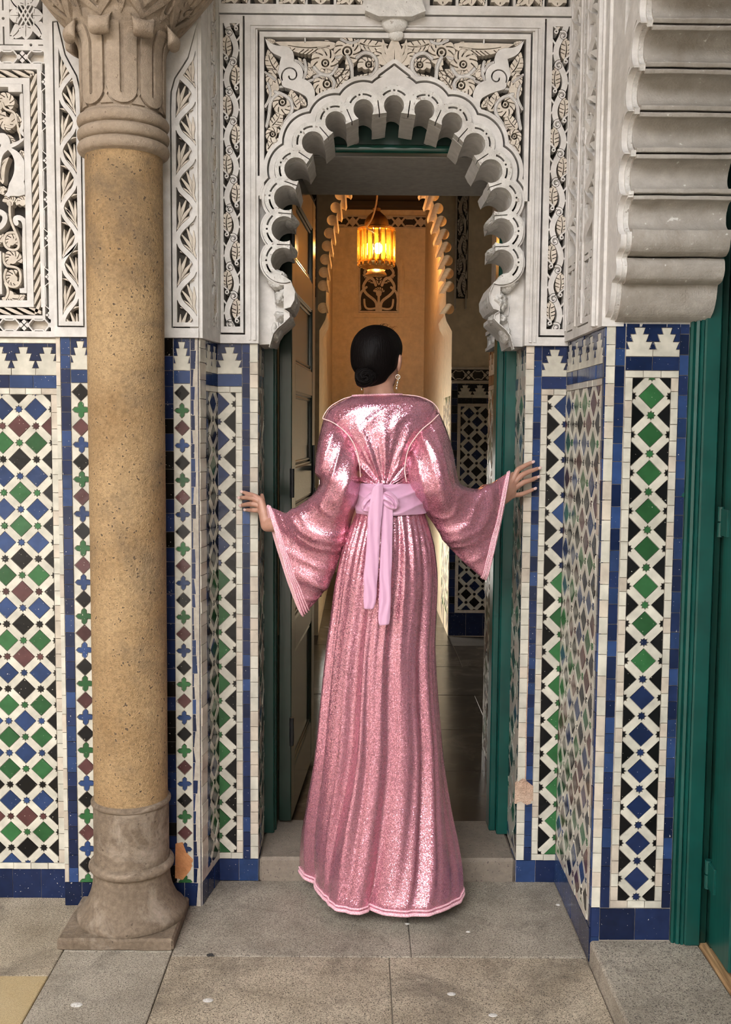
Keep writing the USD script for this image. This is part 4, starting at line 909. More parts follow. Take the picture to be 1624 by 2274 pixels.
opening = unary_union([core.difference(box(2.4, 1.0, 3, 2.0)), spr] + [Point(y, z).buffer(r, 14) for y, z, r in lob if z > 1.98] + [box(1.22, -1, 2.735, 1.775)])
opening = opening.difference(box(2.60, 1.776, 2.8, 1.93).difference(spr)) if False else opening
sl2 = []
for k in range(0, 19):
    a = math.radians(.6 + 9.35 * k); c, s = math.cos(a), math.sin(a)
    sl2.append(LineString([(AC[0] + (AR - .03) * c, AC[1] + (AR - .03) * s), (AC[0] + (AR + .026) * c, AC[1] + (AR + .026) * s)]).buffer(.0022, 2))
sl2.append(LineString([(2.58, 1.930), (2.64, 1.930)]).buffer(.002, 2))
slots2 = unary_union(sl2)
FA = Frame((0, 0, 0), (0, 1, 0), (0, 0, 1), (1, 0, 0))
solid = box(.55, 1.0, YR - .0005, 3.5).difference(opening)
m = worn(prism(solid.difference(slots2).buffer(-.003, 3).buffer(.003, 3), FA, XR + .022, XR + .268, open_back=False), .11, .006, 22, 3); m.vertices[:, 1] += .004 * (meshkit.fbm(m.vertices * 30, 3, 8) - .5)
obj('arch_soffit', m, 'plaster_darker', wall_right, smooth=30)
def ra_out(g): return unary_union([opening.buffer(g)])
relief(wall_right, FA, box(.55, 1.0, YR - .0005, 3.5).difference(opening.buffer(.006)), 'arch_band', 'plaster_worn', d0=XR + .010, d1=XR + .0225)
dsh = []
for k, (y, z, r) in enumerate(lob):
    a0 = math.atan2(z - AC[1], y - AC[0])
    for sg in (-1, 1):
        aa = np.linspace(a0 + sg * .2, a0 + sg * .8, 6); dsh.append(LineString([(y + (r + .024) * math.cos(a), z + (r + .024) * math.sin(a)) for a in aa]).buffer(.0024, 2))
ring = box(.55, 1.76, YR - .0005, 3.5).difference(opening.buffer(.012))
carve = box(.7, 2.18, 2.60, 3.4).difference(opening.buffer(.10))
relief(wall_right, FA, ring.difference(unary_union(dsh)).difference(carve), 'arch_face', 'plaster', d0=XR - .004, d1=XR + .0105)
fc = [fan((2.55, 2.46), .045, -150, 60, 8), leaf((2.57, 2.34), (2.52, 2.43), .04, .1, 4), leaf((2.58, 2.22), (2.56, 2.32), .03, .1, 3), fan((2.45, 2.58), .05, -100, 120, 8), leaf((2.58, 2.58), (2.50, 2.50), .04), leaf((2.56, 2.60), (2.47, 2.68), .05, .1, 4), fan((2.53, 2.70), .05, 0, 300, 9), leaf((2.38, 2.66), (2.30, 2.72), .05), fan((2.36, 2.74), .06, 0, 250, 9)]
for p in fc: relief(wall_right, FA, p.intersection(carve), 'carved_leaf', 'plaster', d0=XR - .002, d1=XR + .021)
# ================================================================ floor, steps, doors, inner hall
STEP_Z, SIDE_Z, IN_Z = .078, .065, .066
floor = thing('floor', 'worn limestone paving slabs of the courtyard', 'floor', kind='structure')
obj('bedding', boxm(-8, .7, -8, YB + .35, -.30, -.012), 'grout', floor)
def slab(x0, x1, y0, y1, m='paving', z=0.0, name='paving_slab', parent=floor, t=.02, bump=.0012):
    g = .0013; nx = max(2, min(40, int((x1 - x0) / .03))); ny = max(2, min(40, int((y1 - y0) / .03)))
    b = bevel_box(x0 + g, x1 - g, y0 + g, y1 - g, z - t, z + rng.uniform(-.001, .001), .0022)
    return obj(name, b, m, parent, smooth=25)
Yj = 2.757
slab(-.527, .092, 2.10, Yj, 'paving'); slab(.092, XR, 2.10, Yj, 'paving')
slab(-.527, .155, Yj, YB + .004, 'paving_grey'); slab(.155, XR, Yj, YB + .004, 'paving_grey')
slab(-.838, -.527, 2.0, Yj + .02, 'paving_grey'); slab(-1.55, -.838, 2.0, 2.648, 'paving_gold'); slab(-1.55, -.838, 2.648, YL + .02, 'paving'); slab(-.838, -.527, Yj + .02, YP + .02, 'paving_grey')
slab(-2.3, -1.55, 2.1, YL, 'paving'); slab(-.70, -.05, 1.45, 2.0, 'paving'); slab(-1.5, -.70, 1.4, 2.0, 'paving_grey'); slab(-.05, XR, 1.45, 2.10, 'paving_grey'); slab(-.527, -.05, 2.0, 2.10, 'paving')
for i in range(6):
    for j in range(6):
        x0, y0 = -3.9 + .76 * i, -2.2 + .6 * j
        if x0 + .76 > XR: continue
        slab(x0, x0 + .76, y0, min(y0 + .6, 1.4), ['paving', 'paving_grey'][(i + j) % 2])
chips = []
for (px, py, a) in ((170, 2232, .016), (462, 2222, .014), (905, 2052, .008), (1040, 2070, .007), (960, 1985, .006), (1003, 2208, .012), (1095, 2255, .012), (1240, 2010, .008)):
    c = at_z(px, py, 0.0); chips.append(trimesh.creation.icosphere(1, 1.0)); chips[-1].vertices *= (a, a * .7, .0022); chips[-1].vertices += (c[0], c[1], .0008)
obj('stone_fleck', cat_meshes(chips), 'plaster_worn', floor, kind='stuff')
trim_1 = thing('trim_1', 'worn stone doorstep under the lobed doorway', 'step', kind='structure')
sb = bevel_box(JL + .001, JR - .001, YB + .001, 3.57, -.01, STEP_Z, .009).subdivide().subdivide().subdivide().subdivide()
sb.vertices += .003 * (meshkit.fbm(sb.vertices * 22)[:, None] - .5) * np.array([0, 1, 1.2]); obj('step_block', sb, 'step_stone', trim_1, smooth=40)
trim_2 = thing('trim_2', 'low stone sill running along under the side arch', 'step', kind='structure')
obj('sill_stone', bevel_box(XR + .001, .952, 1.55, YR + .004, -.02, SIDE_Z, .006), 'paving_grey', trim_2, smooth=25)
obj('sill_stone', bevel_box(XR + .001, .952, .30, 1.547, -.02, SIDE_Z, .006), 'paving', trim_2, smooth=25)
obj('wooden_sill', bevel_box(.953, 1.10, .30, YR + .06, -.02, SIDE_Z + .004, .004), 'wood', trim_2, 'bare wooden threshold board with a smear of green paint')

# ---------------------------------------------------------------- doorway: green frame, lintel, open leaf
trim_3 = thing('trim_3', 'dark green painted frame and lintel inside the lobed doorway', 'door frame', kind='structure')
y0 = YB + JAMB
obj('jamb_post', bevel_box(.484, JR + .02, y0 + .002, y0 + .075, STEP_Z, 2.42, .004), 'green_paint', trim_3)
obj('jamb_post', bevel_box(.462, .486, y0 + .035, y0 + .12, STEP_Z, 2.42, .004), 'green_paint', trim_3)
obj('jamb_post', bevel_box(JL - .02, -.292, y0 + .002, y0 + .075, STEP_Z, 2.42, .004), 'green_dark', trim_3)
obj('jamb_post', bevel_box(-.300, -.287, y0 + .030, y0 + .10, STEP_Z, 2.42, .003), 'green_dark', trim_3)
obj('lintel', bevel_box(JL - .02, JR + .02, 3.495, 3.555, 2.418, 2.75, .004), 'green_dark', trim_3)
obj('lintel_nose', tube([(JL - .02, 3.488, 2.426), (JR + .02, 3.488, 2.426)], .014, 16), 'green_gloss', trim_3, smooth=True)
door_1 = thing('door_1', 'glossy green panelled door leaf standing open into the hall', 'door', kind='structure', loc=(-.2385, 3.515, 0))
DL, DZ0, DZ1 = .76, .092, 2.405; ang = math.radians(3.4)
def leafm(m):
    m = m.copy(); c, s = math.cos(-ang), math.sin(-ang); v = m.vertices; x, y = v[:, 0].copy(), v[:, 1].copy(); m.vertices[:, 0] = c * x - s * y; m.vertices[:, 1] = s * x + c * y; return m
obj('core_panel', leafm(boxm(-.033, -.012, .01, DL - .01, DZ0 + .01, DZ1 - .01)), 'door_paint', door_1)
for a, b in ((0, .105), (DL - .105, DL)): obj('stile', leafm(bevel_box(-.045, 0, a, b, DZ0, DZ1, .003)), 'door_paint', door_1)
rails = [(DZ0, .26), (.69, .80), (1.225, 1.35), (1.62, 1.72), (1.965, 2.075), (2.29, DZ1)]
for a, b in rails: obj('rail', leafm(bevel_box(-.045, -.0005, .105, DL - .105, a, b, .003)), 'door_paint', door_1)
for (a, b), (c, d) in zip(rails[:-1], rails[1:]):
    for k in range(2):
        i = .003 + .014 * k; r = .006
        loop = [(-.008 - .003 * k, .105 + i, b + i), (-.008 - .003 * k, DL - .105 - i, b + i), (-.008 - .003 * k, DL - .105 - i, c - i), (-.008 - .003 * k, .105 + i, c - i)]
        obj('panel_bead', leafm(tube(loop + loop[:1], r, 6)), 'door_paint', door_1)
hm = cat_meshes([bevel_box(0, .008, DL - .085, DL - .045, 1.19, 1.42, .002), tube([(0, DL - .065, 1.325), (.045, DL - .065, 1.325)], .011, 10), tube(curve([(.045, DL - .065, 1.325), (.05, DL - .10, 1.327), (.052, DL - .15, 1.320), (.05, DL - .185, 1.328)], 14), np.linspace(.011, .007, 14), 10), tube([(.002, DL - .065, 1.235), (.012, DL - .065, 1.235)], .010, 10)])
obj('lever_handle', leafm(hm), 'black_iron', door_1, 'black iron lever handle on a long plate', smooth=40)
for z in (.42, 1.30, 2.10): obj('hinge', leafm(cat_meshes([tube([(.002, -.006, z - .05), (.002, -.006, z + .05)], .008, 10)])), 'black_iron', door_1)
# side door behind the right arch
trim_4 = thing('trim_4', 'teal green moulded frame beside the mosaic jamb of the side arch', 'door frame', kind='structure')
prof = [(.877, 2.742), (.877, 2.722), (.882, 2.716), (.888, 2.720), (.889, 2.714), (.896, 2.710), (.900, 2.714), (.901, 2.708), (.908, 2.708), (.908, 2.742)]
pm = trimesh.creation.extrude_polygon(Polygon(prof), 3.35 - SIDE_Z, engine='earcut'); pm.apply_translation((0, 0, SIDE_Z)); obj('moulded_post', pm, 'green_paint', trim_4)
obj('flat_post', bevel_box(.909, .953, 2.700, 2.76, SIDE_Z, 3.35, .004), 'green_paint', trim_4)
obj('rebate', bevel_box(.954, .974, 2.712, 2.76, SIDE_Z, 3.35, .003), 'green_dark', trim_4)
obj('rebate', bevel_box(.9745, 1.032, 2.682, 2.76, SIDE_Z, 3.35, .003), 'green_dark', trim_4)
obj('rebate', boxm(.953, 1.032, 1.30, 2.76, 3.302, 3.9), 'green_dark', trim_4)
door_2 = thing('door_2', 'teal green wooden door shut behind the side arch', 'door', kind='structure')
obj('door_leaf', bevel_box(.985, 1.03, 1.35, 2.672, .085, 3.3, .004), 'green_paint', door_2)
obj('stile', bevel_box(.965, .985, 2.52, 2.672, .085, 3.3, .004), 'green_paint', door_2)
obj('stile', bevel_box(.965, .985, 1.35, 1.47, .085, 3.3, .004), 'green_paint', door_2)
for z in (.28, 1.25, 2.25):
    obj('hinge', cat_meshes([tube([(.962, 2.684, z - .04), (.962, 2.684, z - .002)], .0095, 12), tube([(.962, 2.684, z + .002), (.962, 2.684, z + .04)], .0095, 12), bevel_box(.958, .966, 2.63, 2.684, z - .036, z + .036, .001)]), 'green_paint', door_2, smooth=40)

# ---------------------------------------------------------------- masonry that closes the building
trim_5 = thing('trim_5', 'masonry of the building round the doorway and the inner hall', 'wall', kind='structure')
for b in ((-4.0, JL - .02, 3.48, 4.13, -.1, 3.6), (JR + .02, 2.6, 3.52, 4.13, -.1, 3.6), (-4.0, 2.6, 3.556, 4.13, 2.75, 4.2), (-4.0, -.9, 3.21, 3.49, -.1, 3.6), (-4.0, 2.6, 3.45, 4.13, 3.36, 4.4), (-4.0, XR + .3, YB + .256, 3.56, 2.9, 4.2),
          (-.97, XL - .012, 3.23, 3.50, -.1, 3.6), (1.031, 2.6, .2, 3.6, -.1, 4.0)):
    obj('masonry', boxm(*b), 'plaster', trim_5)
trim_6 = thing('trim_6', 'flat grey plaster soffit over the passage', 'soffit', kind='structure')
obj('soffit', boxm(JL - .03, JR + .03, 3.556, 4.12, 2.416, 2.74), 'soffit_plaster', trim_6)
wall_left_inner = thing('wall_left_inner', 'plain wall on the hinge side of the passage', 'wall', kind='structure')
obj('passage_wall', boxm(JL - .021, JL - .016, 3.52, 4.13, IN_Z, 2.416), 'cream_wall', wall_left_inner)
wall_right_inner = thing('wall_right_inner', 'tiled passage wall catching wavy reflections', 'wall', kind='structure')
FPR = Frame((.516, 3.555, 0), (0, 1, 0), (0, 0, 1), (1, 0, 0)); PLn = .575
obj('passage_wall', boxm(.520, .56, 3.50, 4.13, IN_Z, 2.416), 'soffit_plaster', wall_right_inner)
S = Sink(); R = z_rows(1.80, .10, IN_Z)
hstack(S, 0, PLn, *R['base'], .1, ['glaze_navy'], 'base_tile'); hstack(S, 0, PLn, *R['w0'], .06, 'glaze_ivory'); hstack(S, 0, PLn, *R['w1'], .06, 'glaze_ivory'); hstack(S, 0, PLn, *R['blue'], .08, ['glaze_maroon', 'glaze_green'])
merlons(S, 0, PLn, *R['mer'], 6, ground='glaze_maroon'); vstack(S, 0, .03, *R['lat'], .05, 'glaze_ivory'); vstack(S, PLn - .03, PLn, *R['lat'], .05, 'glaze_ivory')
lattice(S, .03, PLn - .03, *R['lat'], .10, 1.6, .0565, lambda i, j, f: ['glaze_green', 'glaze_black', 'glaze_maroon', 'glaze_black'][(j + i // 2) % 4])
S.write(wall_right_inner, FPR, single=False)
for a, b in ((1.803, 1.815), (1.865, 1.88)): relief(wall_right_inner, FPR, box(0, a, PLn, b), 'frieze_fillet', 'plaster', d0=-.016, d1=.004)
a_, b_ = hex_chain(0, PLn, 1.818, 1.862, .11); relief(wall_right_inner, FPR, a_, 'frieze_carving', 'plaster', d0=-.010, d1=.004)
# hall beyond
HX0, HX1, HY1, HZ = -1.55, 1.55, 6.92, 3.72
wall_hall = thing('wall_left_hall', 'plain shaded wall on the hinge side of the hall', 'wall', kind='structure')
obj('hall_wall', boxm(HX0 - .2, HX0, 4.1, HY1 + .1, 0, HZ), 'cream_wall', wall_hall)
wall_right_hall = thing('wall_right_hall', 'shaded side wall of the hall', 'wall', kind='structure')
obj('hall_wall', boxm(HX1, HX1 + .2, 4.1, HY1 + .1, 0, HZ), 'cream_wall', wall_right_hall)
ceiling = thing('ceiling', 'dark painted wooden ceiling of the hall and corridor', 'ceiling', kind='structure')
obj('hall_ceiling', boxm(HX0 - .2, HX1 + .2, 4.1, HY1 + .1, HZ, HZ + .1), 'dark_ceiling', ceiling)
CX0, CX1, CY1, CZT = -.285, .612, 10.0, 3.60
obj('corridor_ceiling', boxm(CX0 - .2, CX1 + .2, HY1, CY1 + .2, CZT, CZT + .1), 'dark_ceiling', ceiling)
for k in range(5): obj('ceiling_beam', bevel_box(CX0, CX1, 7.6 + .5 * k, 7.66 + .5 * k, CZT - .05, CZT, .004), 'dark_ceiling', ceiling)
trim_7 = thing('trim_7', 'dark marble floor slabs of the passage and hall', 'floor', kind='structure')
obj('bedding', boxm(HX0 - .2, HX1 + .2, 3.56, CY1 + .2, -.1, IN_Z - .006), 'mortar_and_shade', trim_7)
ys = [3.572, 4.13, 4.72, 5.35, 6.0, 6.6, 7.2, 7.9, 8.6, 9.3, 10.0]
for k, (a, b) in enumerate(zip(ys[:-1], ys[1:])):
    xs = [JL, .10, JR + .02] if b <= 4.14 else ([-1.5, -.75, -.05, .62, 1.5] if b < 6.95 else [CX0, .16, CX1]);  xs = [x + (.12 if k % 2 and 0 < i < len(xs) - 1 else 0) for i, x in enumerate(xs)]
    for x0, x1 in zip(xs[:-1], xs[1:]): slab(x0, x1, a, b, 'marble_dark', IN_Z, 'floor_slab', trim_7, t=.01)
# wall with the inner arch
wall_hall_end = thing('wall_back_hall', 'end wall of the hall with mosaic dado and a lobed inner arch', 'wall', kind='structure')
IC = (CX0 + CX1) / 2
el = [(.425 * math.cos(f), 2.36 + 1.02 * math.sin(f)) for f in np.linspace(0, math.pi / 2, 400)]; acc, ip = 0.0, [(.425, 2.30, .036)]
for p0, p1 in zip(el[:-1], el[1:]):
    acc += math.hypot(p1[0] - p0[0], p1[1] - p0[1])
    if acc > .086: ip.append((p1[0], p1[1], .036)); acc = 0.0
iopen = unary_union([Polygon([(IC + x * .955, z - .016) for x, z, r in ip][::-1] + [(IC + .40, 2.26), (IC + .41, 2.22), (IC + (CX1 - CX0) / 2, 2.15), (IC + (CX1 - CX0) / 2, 0), (CX0, 0), (CX0, 2.15), (IC - .41, 2.22), (IC - .40, 2.26)] + [(IC - x * .955, z - .016) for x, z, r in ip]).buffer(0)] + [Point(IC + s * x, z).buffer(r, 10) for x, z, r in ip for s in (1, -1)])
FH = Frame((0, HY1, 0), (1, 0, 0), (0, 0, 1), (0, 1, 0))
obj('arch_wall', prism(box(HX0, 0, HX1, HZ).difference(iopen), FH, .006, .62, open_back=False), 'cream_wall', wall_hall_end, smooth=30)
for s in (1, -1):
    x0, x1 = sorted((IC + s * .475, IC + s * .545))
    v, lv = strip_vine(x0, x1, 2.38, 3.5, .13, s); gz = box(x0 - .004, 2.37, x1 + .004, 3.52)
    relief(wall_hall_end, FH, unary_union([v] + lv), 'carved_strip', 'plaster_cream', d0=-.012, d1=.006); relief(wall_hall_end, FH, gz, 'strip_ground', 'mortar_and_shade', d0=.002, d1=.007)
    for q in (.002, .075): relief(wall_hall_end, FH, box(IC + s * (.463 + q) - .006, 2.3, IC + s * (.463 + q) + .006, 3.6), 'strip_fillet', 'plaster_cream', d0=-.012, d1=.006)
S = Sink(); R = z_rows(1.80, .16, IN_Z)
a, b = CX1 + .045, 1.45
vstack(S, CX1 + .005, CX1 + .045, R['base'][1], 1.80, .055, ['glaze_navy', 'glaze_black']); hstack(S, CX1 + .005, b, *R['base'], .12, ['glaze_navy'], 'base_tile')
hstack(S, a, b, *R['w0'], .06, 'glaze_ivory'); hstack(S, a, b, *R['w1'], .06, 'glaze_ivory'); hstack(S, a, b, *R['blue'], .1, ['glaze_navy', 'glaze_black']); merlons(S, a, b, *R['mer'], 8, ground='glaze_black')
vstack(S, a, a + .022, *R['lat'], .05, 'glaze_ivory')
lattice(S, a + .022, b, *R['lat'], a + .022 + .0565, 1.6, .0565, lambda i, j, f: 'glaze_black' if (i + j) % 4 else 'glaze_navy')
S.write(wall_hall_end, FH, single=False)
for q, w in ((1.805, .016), (1.895, .016)): relief(wall_hall_end, FH, box(CX1, q, HX1, q + w), 'frieze_fillet', 'plaster_cream', d0=-.014, d1=.006)
a_, b_ = hex_chain(CX1, HX1, 1.825, 1.89, .13); relief(wall_hall_end, FH, a_, 'frieze_carving', 'plaster_cream', d0=-.010, d1=.006); relief(wall_hall_end, FH, box(CX1, 1.82, HX1, 1.895), 'frieze_ground', 'mortar_and_shade', d0=.003, d1=.007)
# corridor
wall_corr = thing('wall_right_corridor', 'corridor side wall lit warm by the lantern', 'wall', kind='structure')
obj('corridor_wall', boxm(CX1, CX1 + .2, HY1 + .63, CY1 + .2, 0, CZT), 'cream_wall', wall_corr)
FCR = Frame((CX1, HY1 + .63, 0), (0, -1, 0), (0, 0, 1), (1, 0, 0))
S = Sink(); hstack(S, 0, .62, IN_Z, .20, .15, ['glaze_ivory'], 'base_tile'); vstack(S, 0, .05, .2, 1.72, .06, 'glaze_ivory'); vstack(S, .57, .62, .2, 1.72, .06, 'glaze_ivory'); lattice(S, .05, .57, .2, 1.72, .31, 1.0, .065, lambda i, j, f: 'glaze_ivory' if f else 'glaze_green', lambda i, j, f: 'glaze_maroon')
S.write(wall_corr, FCR, single=False)
wall_corl = thing('wall_left_corridor', 'corridor side wall opposite, lit warm by the lantern', 'wall', kind='structure')
obj('corridor_wall', boxm(CX0 - .2, CX0, HY1 + .63, CY1 + .2, 0, CZT), 'cream_wall', wall_corl)
window_1 = thing('window_1', 'added glowing window low on the corridor side wall, put in as a light source', 'window', kind='structure')
obj('pane', boxm(CX0 + .004, CX0 + .006, HY1 + .10, HY1 + .56, 1.25 - .9, 1.30), 'added_pane_glow', window_1, 'glowing pane added to light the jamb opposite')  # added light source, out of direct view, brightens the jamb and floor
for b in ((HY1 + .07, HY1 + .10, .32, 1.33), (HY1 + .56, HY1 + .59, .32, 1.33)): obj('window_frame', bevel_box(CX0 + .002, CX0 + .018, *b, .002), 'green_dark', window_1)
for b in ((.32, .35), (.80, .83), (1.30, 1.33)): obj('window_frame', bevel_box(CX0 + .002, CX0 + .018, HY1 + .07, HY1 + .59, *b, .002), 'green_dark', window_1)
wall_end = thing('wall_back_corridor', 'cream end wall with carved frieze and an arched carved panel', 'wall', kind='structure')
obj('end_wall', boxm(CX0 - .2, CX1 + .2, CY1, CY1 + .2, 0, CZT + .1), 'cream_wall', wall_end)
FE = Frame((0, CY1, 0), (1, 0, 0), (0, 0, 1), (0, 1, 0))
for q, w in ((3.425, .012), (3.53, .012)): relief(wall_end, FE, box(CX0, q, CX1, q + w), 'frieze_fillet', 'plaster_cream', d0=-.014, d1=.0)
a_, b_ = hex_chain(CX0, CX1, 3.44, 3.528, .22); relief(wall_end, FE, a_.buffer(.004), 'frieze_carving', 'plaster_cream', d0=-.012, d1=-.001); relief(wall_end, FE, box(CX0, 3.437, CX1, 3.53), 'frieze_ground', 'mortar_and_shade', d0=-.003, d1=0)
NX = .165; nb = unary_union([box(NX - .195, 2.62, NX + .195, 3.02), affinity.scale(Point(NX, 3.02).buffer(.195, 24), 1, .8)])
relief(wall_end, FE, nb.buffer(.05, join_style=2).difference(nb.buffer(.035)), 'niche_frame', 'cream_wall', d0=-.012, d1=0)
relief(wall_end, FE, nb, 'niche_ground', 'mortar_and_shade', d0=-.003, d1=0)
nl = unary_union([nb.exterior.buffer(.014)] + [f for s in (1, -1) for f in (band([(NX + s * .02, 2.63), (NX + s * .03, 2.72), (NX + s * .10, 2.78), (NX + s * .15, 2.87), (NX + s * .08, 2.95), (NX + s * .03, 2.88)], .026, 24), band([(NX + s * .18, 2.65), (NX + s * .175, 2.80), (NX + s * .12, 2.86)], .022, 16), band([(NX, 3.0), (NX + s * .08, 3.06), (NX + s * .14, 3.0), (NX + s * .10, 2.95)], .024, 18),
                   band([(NX + s * .02, 2.66), (NX + s * .12, 2.66), (NX + s * .14, 2.74)], .02, 12), leaf((NX + s * .04, 2.9), (NX + s * .16, 2.98), .05), leaf((NX + s * .02, 3.05), (NX + s * .06, 3.16), .05))] + [fan((NX, 2.80), .062, 20, 160, 6), leaf((NX, 2.88), (NX, 3.05), .06), box(NX - .012, 2.62, NX + .012, 2.80)]).intersection(nb)
relief(wall_end, FE, nl, 'niche_carving', 'plaster_cream', d0=-.016, d1=-.001)

# ---------------------------------------------------------------- rest of the courtyard behind the camera: walls that shape the daylight
wall_front = thing('wall_front', 'plain plaster walls on the far sides of the courtyard', 'wall', kind='structure')
obj('court_wall', boxm(-8, 3, -9.2, -9.0, 0, 5.0), 'stucco', wall_front)
obj('court_wall', boxm(-6.2, -6.0, -9, 3.6, 0, 5.0), 'stucco', wall_front)
obj('court_wall', boxm(-4.0, -1.36, YL + .02, YL + .2, 0, 4.4), 'stucco', wall_front)
obj('court_wall', boxm(XR + .01, XR + .3, -8, .55, 0, 4.4), 'stucco', wall_front)
obj('court_wall', boxm(XR + .01, 2.4, .55, YB + .3, 3.5, 4.4), 'stucco', wall_front)

obj('gallery_ceiling', boxm(-6.0, 2.6, -.2, 3.6, 4.2, 4.4), 'cedar', wall_front)
for k in range(12): obj('gallery_beam', bevel_box(-5.9 + .7 * k, -5.78 + .7 * k, -.2, 3.2, 4.06, 4.2, .006), 'cedar', wall_front)
# ================================================================ stone column
CCX, CCY = -.677, 2.945
column = thing('column', 'weathered honey-coloured stone column with a fluted carved capital on a square plinth', 'column')
def cz(py, px=285): return float(at_y(px, py, CCY)[2])
C0 = (CCX, CCY, 0)
pl_ = bevel_box(-.8575, -.5245, 2.783, YP - .001, -.004, .033, .006).subdivide().subdivide().subdivide().subdivide()
pl_.vertices += .0035 * (meshkit.fbm(pl_.vertices * 30)[:, None] - .5); obj('plinth', pl_, 'sandstone_base', column, smooth=35)
zt, zr = .192, .385
prof = [(.02, .030), (.150, .030), (.160, .034), (.1615, .044), (.158, .052)] + [(.158 - .046 * math.sin(t * math.pi / 2) ** .8, .052 + (.172 - .052) * (t ** 1.15)) for t in np.linspace(.06, 1, 14)]
def round_prof(r, z, a, n=9): return [(r + a * math.cos(t) * .9, z + a * math.sin(t)) for t in np.linspace(-math.pi / 2, math.pi / 2, n)]
def clip_back(m):
    m.vertices[:, 1] = np.minimum(m.vertices[:, 1], YP - .0012); return m
b = clip_back(lathe(prof + round_prof(.1125, zt, .0145) + [(.1115, zt + .016)], 72, C0)); b.vertices += .0022 * (meshkit.fbm(b.vertices * 26)[:, None] - .5); obj('base', b, 'sandstone_base', column, smooth=40)
obj('drum', lathe([(.1105, zt + .012), (.1105, zr - .012)] + round_prof(.1095, zr, .0085) + [(.108, zr + .010)], 72, C0), 'sandstone_base', column, smooth=40)
z1 = cz(350)
sh = lathe([(.1078, zr + .005)] + [(.1078 + .0010 * math.sin(math.pi * t), zr + .008 + (z1 - zr) * t) for t in np.linspace(0, 1, 60)], 96, C0)
sh.vertices += .0012 * (meshkit.fbm(sh.vertices * np.array([20, 20, 12]))[:, None] - .5) * np.array([1, 1, 0]); obj('shaft', sh, 'sandstone', column, smooth=60)
z2 = cz(262); dz = (z2 - z1) / 3
nk = [(.107, z1 - .004)]
for k in range(3): nk += round_prof(.1125, z1 + dz * (k + .5) - .002, dz * .47, 9)
for k in range(2): nk = nk
obj('neck_ring', clip_back(lathe(nk + [(.110, z2 + .004)], 72, C0)), 'sandstone_worn', column, smooth=50)
z3 = cz(78)
RB = .1075
def flare(z): t = np.clip((z - z2) / (z3 - z2), 0, 1.3); return .002 * t + .030 * np.clip((t - .72) / .28, 0, 1.2) ** 2
obj('capital_bell', clip_back(lathe([(RB + flare(z), z) for z in np.linspace(z2 - .002, z3 + .03, 24)], 72, C0)), 'sandstone_worn', column, smooth=60)
def wrap(poly, d0, d1, fl=flare, size=.012, r0=RB):
    m = prism(poly, Frame((0, 0, 0), (1, 0, 0), (0, 0, 1), (0, 1, 0)), d0, d1, open_back=False)
    v, f = trimesh.remesh.subdivide_to_size(m.vertices, m.faces, size, max_iter=12)
    a = v[:, 0] / r0 - math.pi / 2; r = r0 - v[:, 1] + fl(v[:, 2])
    return trimesh.Trimesh(np.column_stack([CCX + r * np.cos(a), CCY + r * np.sin(a), v[:, 2]]), f, process=False)
NT = 8; pit = 2 * math.pi * RB / NT; bw = pit * .335
zb, ztop = z2 + .008, z3 - .012
for k in range(-3, 4):
    s0 = k * pit + .26 * pit
    # a U-shaped tongue: two bars joined by a round foot
    U = Polygon([(s0 - pit * .43, ztop), (s0 - pit * .43, zb + pit * .43)] + [(s0 + pit * .43 * math.cos(a), zb + pit * .43 + pit * .43 * math.sin(a)) for a in np.linspace(math.pi, 2 * math.pi, 14)] + [(s0 + pit * .43, ztop)])
    slit = LineString([(s0, ztop + .01), (s0, zb + pit * .36)]).buffer(.0052, 4)
    obj('meander_tongue', clip_back(wrap(U.difference(slit), -.0105, .003)), 'sandstone_worn', column, smooth=35)
    if abs(k) <= 3:
        t = Polygon([(s0 + pit * .5, zb + .045), (s0 + pit * .5 + .006, zb + .03), (s0 + pit * .5 + .002, zb + .022), (s0 + pit * .5 + .018, zb), (s0 + pit * .5 - .018, zb), (s0 + pit * .5 - .002, zb + .022), (s0 + pit * .5 - .006, zb + .03)])
        obj('small_leaf', clip_back(wrap(t, -.006, .003)), 'sandstone_worn', column)
    # rolled-over top of the meander between two tongues
    a = (s0 + pit * .5) / RB - math.pi / 2; d = np.array([math.cos(a), math.sin(a)]); n = np.array([-d[1], d[0]])
    if d[1] > .45: continue
    P = []
    for tt in np.linspace(0, 1, 18):
        ph = math.pi * 1.15 * tt; rr = RB + .012 + .030 * (1 - math.cos(ph)) / 2 * 1.1; zz = ztop - .012 + .034 * math.sin(ph) - .020 * max(0, tt - .75)
        w = pit * (.44 - .17 * max(0, tt - .35)); th = .013
        row = []
        for q in np.linspace(0, 2 * math.pi, 16, endpoint=False):
            e = np.array([math.copysign(abs(math.cos(q)) ** .7, math.cos(q)) * w, math.copysign(abs(math.sin(q)) ** .8, math.sin(q)) * th])
            nr, nz = math.sin(ph * .9 + .1), 0; ro, zo = math.cos(ph) , math.sin(ph)
            r2 = rr - e[1] * math.cos(ph) * -1; z2_ = zz + e[1] * math.sin(ph)
            row.append((CCX + d[0] * r2 + n[0] * e[0], CCY + d[1] * r2 + n[1] * e[0], z2_))
        P.append(row)
    g = grid_mesh(np.array(P), close_v=True); V = list(g.vertices); F = [g.faces]
    for base, c, rev in ((0, np.mean(P[0], 0), 1), (17 * 16, np.mean(P[-1], 0), 0)):
        V.append(c); i = np.arange(16); j = (i + 1) % 16; cc = np.full(16, len(V) - 1); F.append(np.column_stack([cc, base + j, base + i] if rev else [cc, base + i, base + j]))
    g = trimesh.Trimesh(np.array(V), np.vstack(F), process=False); trimesh.repair.fix_normals(g)
    obj('curled_tip', clip_back(g), 'sandstone_worn', column, smooth=50)
